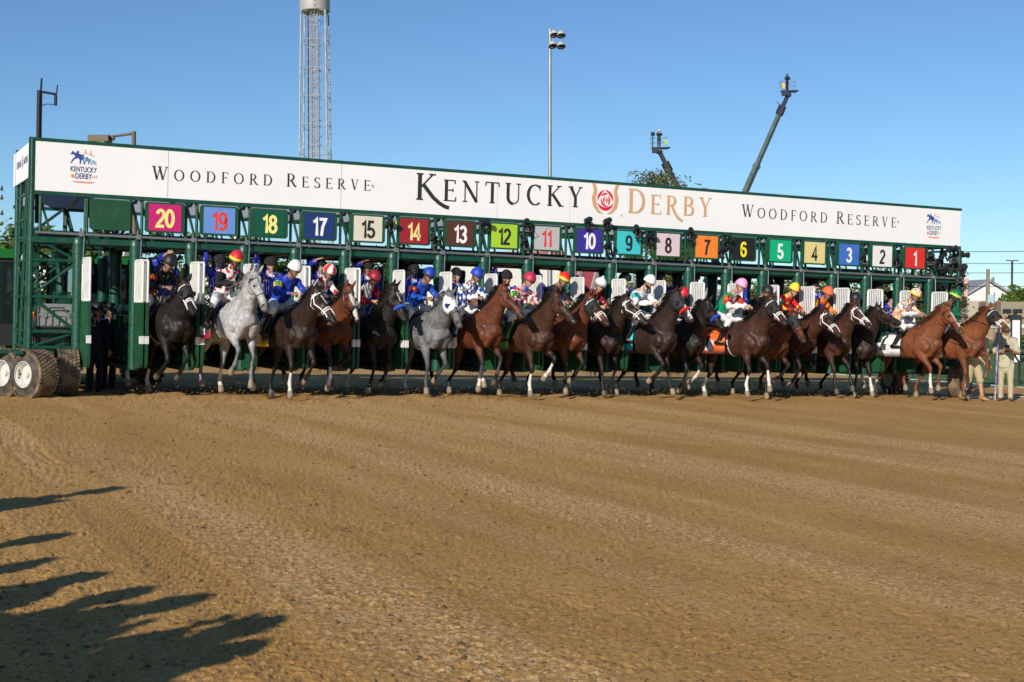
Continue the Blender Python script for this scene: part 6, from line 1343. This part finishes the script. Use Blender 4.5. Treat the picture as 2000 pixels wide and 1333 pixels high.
# utility poles, lamp, wires
WD = mat("pole wood", (.27, .22, .15), .85, var=.3, vscale=2); b0 = base_at(1929, 105); root = empty("utility_pole", T(b0), "weathered wooden utility pole before the white building", "utility pole"); zt = ztop(1929, 526, 105)-b0[2]
b = MB(); b.tube([(0, 0, 0), (0, 0, zt)], [.19, .14], 8); b.build("pole", WD, root, True); b = MB(); b.box((0, -.1, zt-1.0), (.45, 0, zt-.9)); b.tube([(.42, -.05, zt-1.2), (.42, -.05, zt-.6)], .06, 6); b.tube([(.30, -.05, zt-1.0), (.30, -.05, zt-.7)], .05, 6); b.build("bracket", STEEL, root)
b0 = base_at(1976, 115); root = empty("street_lamp", T(b0), "dark twin-armed parking lamp above the leafy tree at the right", "street lamp"); zt = ztop(1976, 509, 115)-b0[2]; b = MB(); b.tube([(0, 0, 0), (0, 0, zt)], .09, 8); b.build("pole", DK, root, True); b = MB(); b.box((-.5, -.08, zt-.05), (-.12, .08, zt+.03)); b.box((.12, -.08, zt-.05), (.5, .08, zt+.03)); b.tube([(-.2, 0, zt-.02), (.2, 0, zt-.02)], .03, 5); b.build("lamp_head", DK, root)
for k, (ya, yb, px0) in enumerate(((486, 488, 1200), (527, 530, 1200), (510, 511, 1500), (553, 557, 1500))):
    a = at(px0, ya-4, 130); c = at(2300, yb, 105); b = MB(); b.tube(list(bezier(a, (a+c)/2-V(0, 0, .6), c, 14)), .022, 4); tag(b.build("power_line", DK), ["highest power line at the right, crossing below the banner corner", "third power line down, passing the top of the wooden pole", "second power line down, thin and faint", "lowest power line at the right, in front of the gable"][k], "power line", "power lines")
for k, (px, py) in enumerate(((3, 368), (5, 388), (4, 418))):
    pass
b0 = base_at(-14, 90); root = empty("utility_pole", T(b0), "utility pole whose arms reach in at the far left edge", "utility pole"); sc = 90/2667.; b = MB(); b.tube([(0, 0, 0), (0, 0, ztop(0, 360, 90)-b0[2])], .15, 8); b.build("pole", WD, root, True)
for py in (370, 388, 418): z = ztop(0, py, 90)-b0[2]; b = MB(); b.box((-.6, -.08, z-.05), (22*sc, .08, z+.06)); b.tube([(20*sc, 0, z-.1), (20*sc, 0, z+.22)], .06, 6); b.build("crossarm", DK, root)
# --- rails and posts on the right
def rail(x, y0, y1, h, m, label, step=2.4, r=.05):
    root = empty("track_rail", G @ Matrix.Translation((x, y0, 0)), label, "rail"); zr = lambda y: (base_z(*[np.array([q]) for q in Gp(x, y, 0)[:2]])[0]-Gp(x, y, 0)[2])/wz[2]
    b = MB(); ys = np.arange(y0, y1, step); b.tube([(0, y-y0, zr(y)+h) for y in ys], r, 8); b.build("top_rail", m, root, True)
    for y in ys[:40]: b = MB(); b.tube([(.30, y-y0, zr(y)-.02), (.28, y-y0, zr(y)+h*.7), (.0, y-y0, zr(y)+h)], r*.7, 6); b.build("rail_post", m, root, True)
rail(10.0, -8, 70, .98, mat("rail dark", (.022, .028, .022), .4), "dark green inside rail beyond the right end of the gate")
rail(45, -60, 120, 1.1, mat("rail white", (.75, .75, .73), .5), "white rail across the grass at the far right", 4, .16)
b0 = base_at(1982, 60); root = empty("marker_post", T(b0), "square white post with black edges and a finial at the right", "post"); zt = ztop(1982, 618, 60)-b0[2]; b = MB(); b.box((-.17, -.17, 0), (.17, .17, zt-.12)); b.build("shaft", mat("rail white", (.75, .75, .73)), root)
b = MB()
for sx in (-1, 1): b.box((sx*.205-.035, -.20, 0), (sx*.205+.035, -.172, zt-.12))
b.build("edging", DK, root); b = MB(); b.box((-.30, -.30, zt-.119), (.30, .30, zt-.04)); b.box((-.22, -.22, zt-.039), (.22, .22, zt+.06)); b.build("cap", DK, root)
b = MB(); b.tube([(0, 0, zt+.061), (0, 0, zt+.14)], [.10, .06], 10); b.sphere((0, 0, zt+.22), .10, 10, 8); b.build("finial", DK, root, True)
# billboard with portrait behind the second tractor
p = at(248, 476, 42); b = MB(); b.box((p[0]-.32, p[1], p[2]-.95), (p[0]+.32, p[1]+.04, p[2])); ob = b.build("poster", mat("poster", (.62, .63, .66), .6, var=.3, vscale=4)); tag(ob, "grey poster of a dark-suited figure between the hedge and the tractor", "poster")
b = MB(); b.poly([(p[0]-.20, p[2]-.94), (p[0]+.22, p[2]-.94), (p[0]+.20, p[2]-.55), (p[0]+.10, p[2]-.40), (p[0]+.08, p[2]-.22), (p[0]-.06, p[2]-.22), (p[0]-.10, p[2]-.40), (p[0]-.22, p[2]-.55)], .004, y=p[1]-.006); b.build("portrait", mat("poster ink", (.08, .08, .10), .6), ob)
b = MB(); b.tube([(p[0]-.3, p[1]+.1, gz(p)), (p[0]-.3, p[1]+.1, p[2])], .04, 6); b.tube([(p[0]+.3, p[1]+.1, gz(p)), (p[0]+.3, p[1]+.1, p[2])], .04, 6); b.build("stand", DK, ob)
# --- tractors
TG = mat("tractor green", (.012, .17, .03), .35, var=.15, vscale=3); TGl = mat("cab glass", (.012, .020, .022), .08, spec=.6); TY = mat("tractor yellow", (.75, .55, .02), .4); LR = mat("lamp red", (.65, .02, .01), .3, emit=(.18, .01, 0)); LO = mat("lamp amber", (.85, .25, .01), .3, emit=(.2, .05, 0))
def tractor(x, y, yaw, label):
    root = empty("tractor", G @ Matrix.Translation((x, y, zg(x))) @ Matrix.Rotation(R(yaw), 4, 'Z'), label, "tractor", "green tractors coupled behind the gate")
    b = MB(); b.box((-.42, .9, .85), (.42, 2.7, 1.55)); b.poly([(-.42, 1.552), (.42, 1.552), (.30, 1.68), (-.30, 1.68)], 1.7, y=.9); b.build("bonnet", TG, root)
    b = MB(); b.box((-.30, -.5, .55), (.30, 2.5, .849)); b.box((-.55, -.8, .8), (.55, .4, 1.1)); b.build("chassis", DK, root)
    b = MB()
    for sx in (-1, 1):
        for sy in (-.75, .75): b.box((sx*.72-.035, sy-.035, 1.1), (sx*.72+.035, sy+.035, 2.5))
    for sy in (-.75, .75): b.box((-.68, sy-.035, 1.1), (.68, sy+.035, 1.22)); b.box((-.68, sy-.035, 2.42), (.68, sy+.035, 2.5))
    b.build("cab_frame", DK, root)
    b = MB(); b.box((-.68, -.76, 1.22), (.68, -.74, 2.42)); b.box((-.68, .74, 1.22), (.68, .76, 2.42)); b.box((-.73, -.71, 1.22), (-.71, .71, 2.45)); b.box((.71, -.71, 1.22), (.73, .71, 2.45)); b.build("cab_window", TGl, root)
    b = MB(); b.box((-.80, -.85, 2.502), (.80, .85, 2.60)); b.poly([(-.78, 2.602), (.78, 2.602), (.62, 2.68), (-.62, 2.68)], 1.6, y=-.8); b.build("roof", TG, root)
    for sx in (-1, 1):
        b = MB(); b.tube([(sx*.62, -.93, 2.54), (sx*.62, -.855, 2.54)], .09, 12, rb=.055); b.build("work_lamp", mat("lamp white", (.7, .7, .7), .2), root, True)
        b = MB(); P_ = [(sx*.62, -.05+.95*math.cos(a), .82+.95*math.sin(a)) for a in np.linspace(0, math.pi, 14)]; b.tube([V(*q)+V(sx*.18, 0, 0) for q in P_], .025, 6, rb=.30, side=(1, 0, 0)); b.build("fender", TG, root, True)
        b = MB(); b.box((sx*.95-.20, -.98, 1.42), (sx*.95+.20, -.90, 1.52)); b.build("tail_lamp", LO, root)
        b = MB(); b.box((sx*.95-.14, -.98, 1.30), (sx*.95+.14, -.90, 1.415)); b.build("tail_lamp", LR, root)
        for yy, rd, wd in ((-.05, .82, .46), (2.2, .55, .34)):
            Mx = Matrix.Translation((sx*.95, yy, rd)); w_ = MB(); w_.tube([(-wd/2, 0, 0), (-wd/2+.04, 0, 0), (0, 0, 0), (wd/2-.04, 0, 0), (wd/2, 0, 0)], [rd*.85, rd*.96, rd*.98, rd*.96, rd*.85], 36)
            for q in range(22):
                a = 6.2832*q/22
                for s2 in (-1, 1): a2 = a+.14*(s2 > 0); w_.tube([(s2*wd*.46, math.cos(a2-.09)*rd*.985, math.sin(a2-.09)*rd*.985), (s2*.01, math.cos(a2+.07)*rd, math.sin(a2+.07)*rd)], rd*.035, 4)
            wh = empty("wheel"); wh.parent = root; wh.matrix_local = Mx; w_.build("tyre", TYRE, wh, True); q = MB(); q.tube([(-wd/2-.01, 0, 0), (wd/2+.01, 0, 0)], rd*.5, 24); q.build("rim", TY, wh, True)
tractor(xof(-39, 2, 3.6), 3.6, 2, "green tractor cut by the left edge of the photo, its tail lamp lit amber")
tractor(xof(205, 2, 4.6), 4.6, 0, "green tractor behind the empty stall with windscreen wiper and red tail lamp")
# grey equipment case hung in the end bay
x = xof(107, 1.6, .3); root = empty("equipment_case", G @ Matrix.Translation((x, .20, 1.38)), "grey hard plastic case hung in the left end frame of the gate", "case"); CG = mat("case grey", (.22, .23, .23), .5)
b = MB(); b.box((-.29, -.10, 0), (.29, .12, .40)); b.box((-.30, -.13, .18), (.30, .15, .22)); 
for k in range(5): b.box((-.25+k*.115, -.125, .02), (-.19+k*.115, -.101, .17))
b.build("shell", CG, root); b = MB(); b.tube([(-.12, -.14, .27), (-.12, -.18, .33), (.12, -.18, .33), (.12, -.14, .27)], .014, 6); b.build("handle", DK, root, True)
b = MB()
for s in (-.2, .2): b.box((s-.03, -.145, .15), (s+.03, -.131, .25))
b.build("latch", STEEL, root)
b = MB()
for k in range(9): q = rng.uniform(-.1, .5); b.tube([(x-.5+q*.2, .3, 1.9), (x-.35+q*.1, .25+.1*rng.random(), 1.3-.3*rng.random()), (x-.25+q, .3, 1.0), (x+.1+q, .35, .95)], .012, 5)
o = b.build("cable_bundle", BLACK, None, True, G); tag(o, "tangle of black cables beside the grey case", "cables")
b = MB(); b.box((-.30, -.15, 0), (.24, .25, .34)); b.box((-.26, -.17, .05), (.20, -.151, .29)); b.box((-.34, -.18, .34), (.28, .28, .37))
o = b.build("battery_box", mat("battery black", (.02, .02, .022), .5, var=.5, vscale=8), None, False, G @ Matrix.Translation((x, .28, 1.01))); tag(o, "black battery box below the grey case in the gate's end frame", "box")
# --- remote cameras clamped to the truss
CB = mat("camera black", (.012, .012, .013), .45, bump=.2)
def rcam(px, py, y, yaw, pit, sc, label, grp="remote cameras clamped to the gate", yellow=False):
    z = 3.; x = 0
    for _ in range(8):
        x = xof(px, z, y); d = Gp(x, y, z)-V(0, 0, 1.68); q = 666.5-2667*(d@UP)/(d@FW); z += (q-py)*(d@FW)/2667
    root = empty("remote_camera", G @ Matrix.Translation((x, y, z)) @ Matrix.Rotation(R(yaw), 4, 'Z') @ Matrix.Rotation(R(pit), 4, 'X') @ Matrix.Scale(sc, 4), label, "camera", grp)
    b = MB(); b.box((-.075, -.04, -.055), (.075, .045, .05)); b.poly([(-.035, .05), (.035, .05), (.022, .085), (-.022, .085)], .06, y=-.03); b.box((-.085, -.06, -.06), (-.05, .03, .045)); b.build("body", CB, root)
    b = MB(); b.tube([(0, -.04, 0), (0, -.10, 0), (0, -.105, 0), (0, -.13, 0), (0, -.135, 0), (0, -.165, 0)], [.046, .046, .052, .052, .060, .064], 16); l_ = b.build("lens", CB, root, True)
    b = MB(); b.tube([(0, -.166, 0), (0, -.168, 0)], .054, 16); b.build("front_glass", TGl, l_)
    b = MB(); b.tube([(0, .0, -.06), (0, .03, -.16), (.03, .12, -.20), (.04, .16, -.05)], .020, 8); b.tube([(-.03, .03, -.16), (.06, .03, -.16)], .03, 8); b.box((.0, .12, -.10), (.08, .20, .02)); b.build("clamp_arm", CB, root, True)
    b = MB(); rg = random.Random(int(px)); 
    for k in range(3): b.tube([(.06, .04, -.02), (.09+rg.uniform(0, .06), .05, -.12), (.02+rg.uniform(-.05, .05), .08, -.22), (.05, .15, -.15-.1*rg.random())], .006, 5)
    b.build("cable", BLACK, root, True)
    if yellow: b = MB(); b.box((.075, -.08, -.03), (.14, .02, .03)); b.build("tag", TY, root)
for (px, py, l, ye) in ((766, 438, "black remote camera with yellow tag left of board 14", True), (853, 466, "black remote camera low between boards 14 and 13", False), (951, 436, "black remote camera with tall bracket between boards 13 and 12", False), (1036, 440, "upper black remote camera between boards 12 and 11", False), (1030, 474, "lower black remote camera between boards 12 and 11", False),
    (1153, 432, "black remote camera tucked above board 10's left half", False), (1190, 434, "black remote camera above board 10's right half", False), (1192, 483, "black remote camera low between boards 10 and 9", False), (1248, 450, "black remote camera above the corner of board 9", False), (1274, 464, "black remote camera left of board 8", False), (1352, 456, "black remote camera with antenna left of board 7", False), (1424, 472, "upper black remote camera left of board 6", False), (1414, 490, "lower black remote camera left of board 6", False), (1691, 504, "black remote camera left of board 2", False), (1756, 508, "black remote camera between boards 2 and 1", False)):
    rcam(px-5, py, -.16, rng.uniform(-45, 5), rng.uniform(-40, -10), .92, l, yellow=ye)
for k, (px, py) in enumerate(((1818, 502), (1855, 488), (1835, 512), (1848, 528), (1862, 512), (1878, 498), (1880, 524), (1838, 560), (1866, 545), (1875, 552))):
    rcam(px, py, -.08+.05*(k % 3), rng.uniform(-50, 25), rng.uniform(-35, 5), 1.15, "black remote camera in the cluster on the right end of the gate")
# --- crowd outside the frame whose shadows reach the dirt at lower left
def crowd(tx, ty, h, lab, arms=None):
    t = at(tx, ty, 1.); d = unit(t-V(0, 0, 1.68)); k = -(1.60)/d[2]; tip = V(0, 0, 1.68)+d*k; L = h/math.tan(SUN_EL); p = tip-V(math.sin(SUN_AZ), math.cos(SUN_AZ), 0)*L; p[2] = base_z(p[0:1], p[1:2])[0]
    J = stand(h, 0, arms=arms, stride=.05); root = empty("person", T(p, 70), lab, "photographer", "photographers standing left of the camera")
    make_person(root, J, dict(jacket=(.08, .08, .09), pants=(.04, .04, .05), skin='a', helmet=np.array((.05, .05, .05)), wrink=.5)); return p
for k, (tx, ty, h) in enumerate(((470, 1245, 1.9), (320, 1200, 1.85), (205, 1190, 1.75), (110, 1160, 1.8), (50, 1075, 1.7), (400, 1310, 1.55), (20, 1130, 1.9), (150, 1235, 1.6), (60, 1235, 1.8), (110, 1290, 1.7), (250, 1290, 1.6), (10, 1190, 1.8), (200, 1320, 1.5))):
    crowd(tx, ty, h, "photographer standing outside the left edge, casting a shadow on the dirt", None if k % 3 else {'er': (.25, -.25, 1.35), 'wr': (.35, -.05, 1.58), 'fr': (.3, 0, 1), 'el': (.25, .25, 1.35), 'wl': (.35, .05, 1.55), 'fl': (.3, 0, 1)})
p = crowd(214, 962, 2.55, "photographer standing outside the left edge, casting a shadow on the dirt", None)
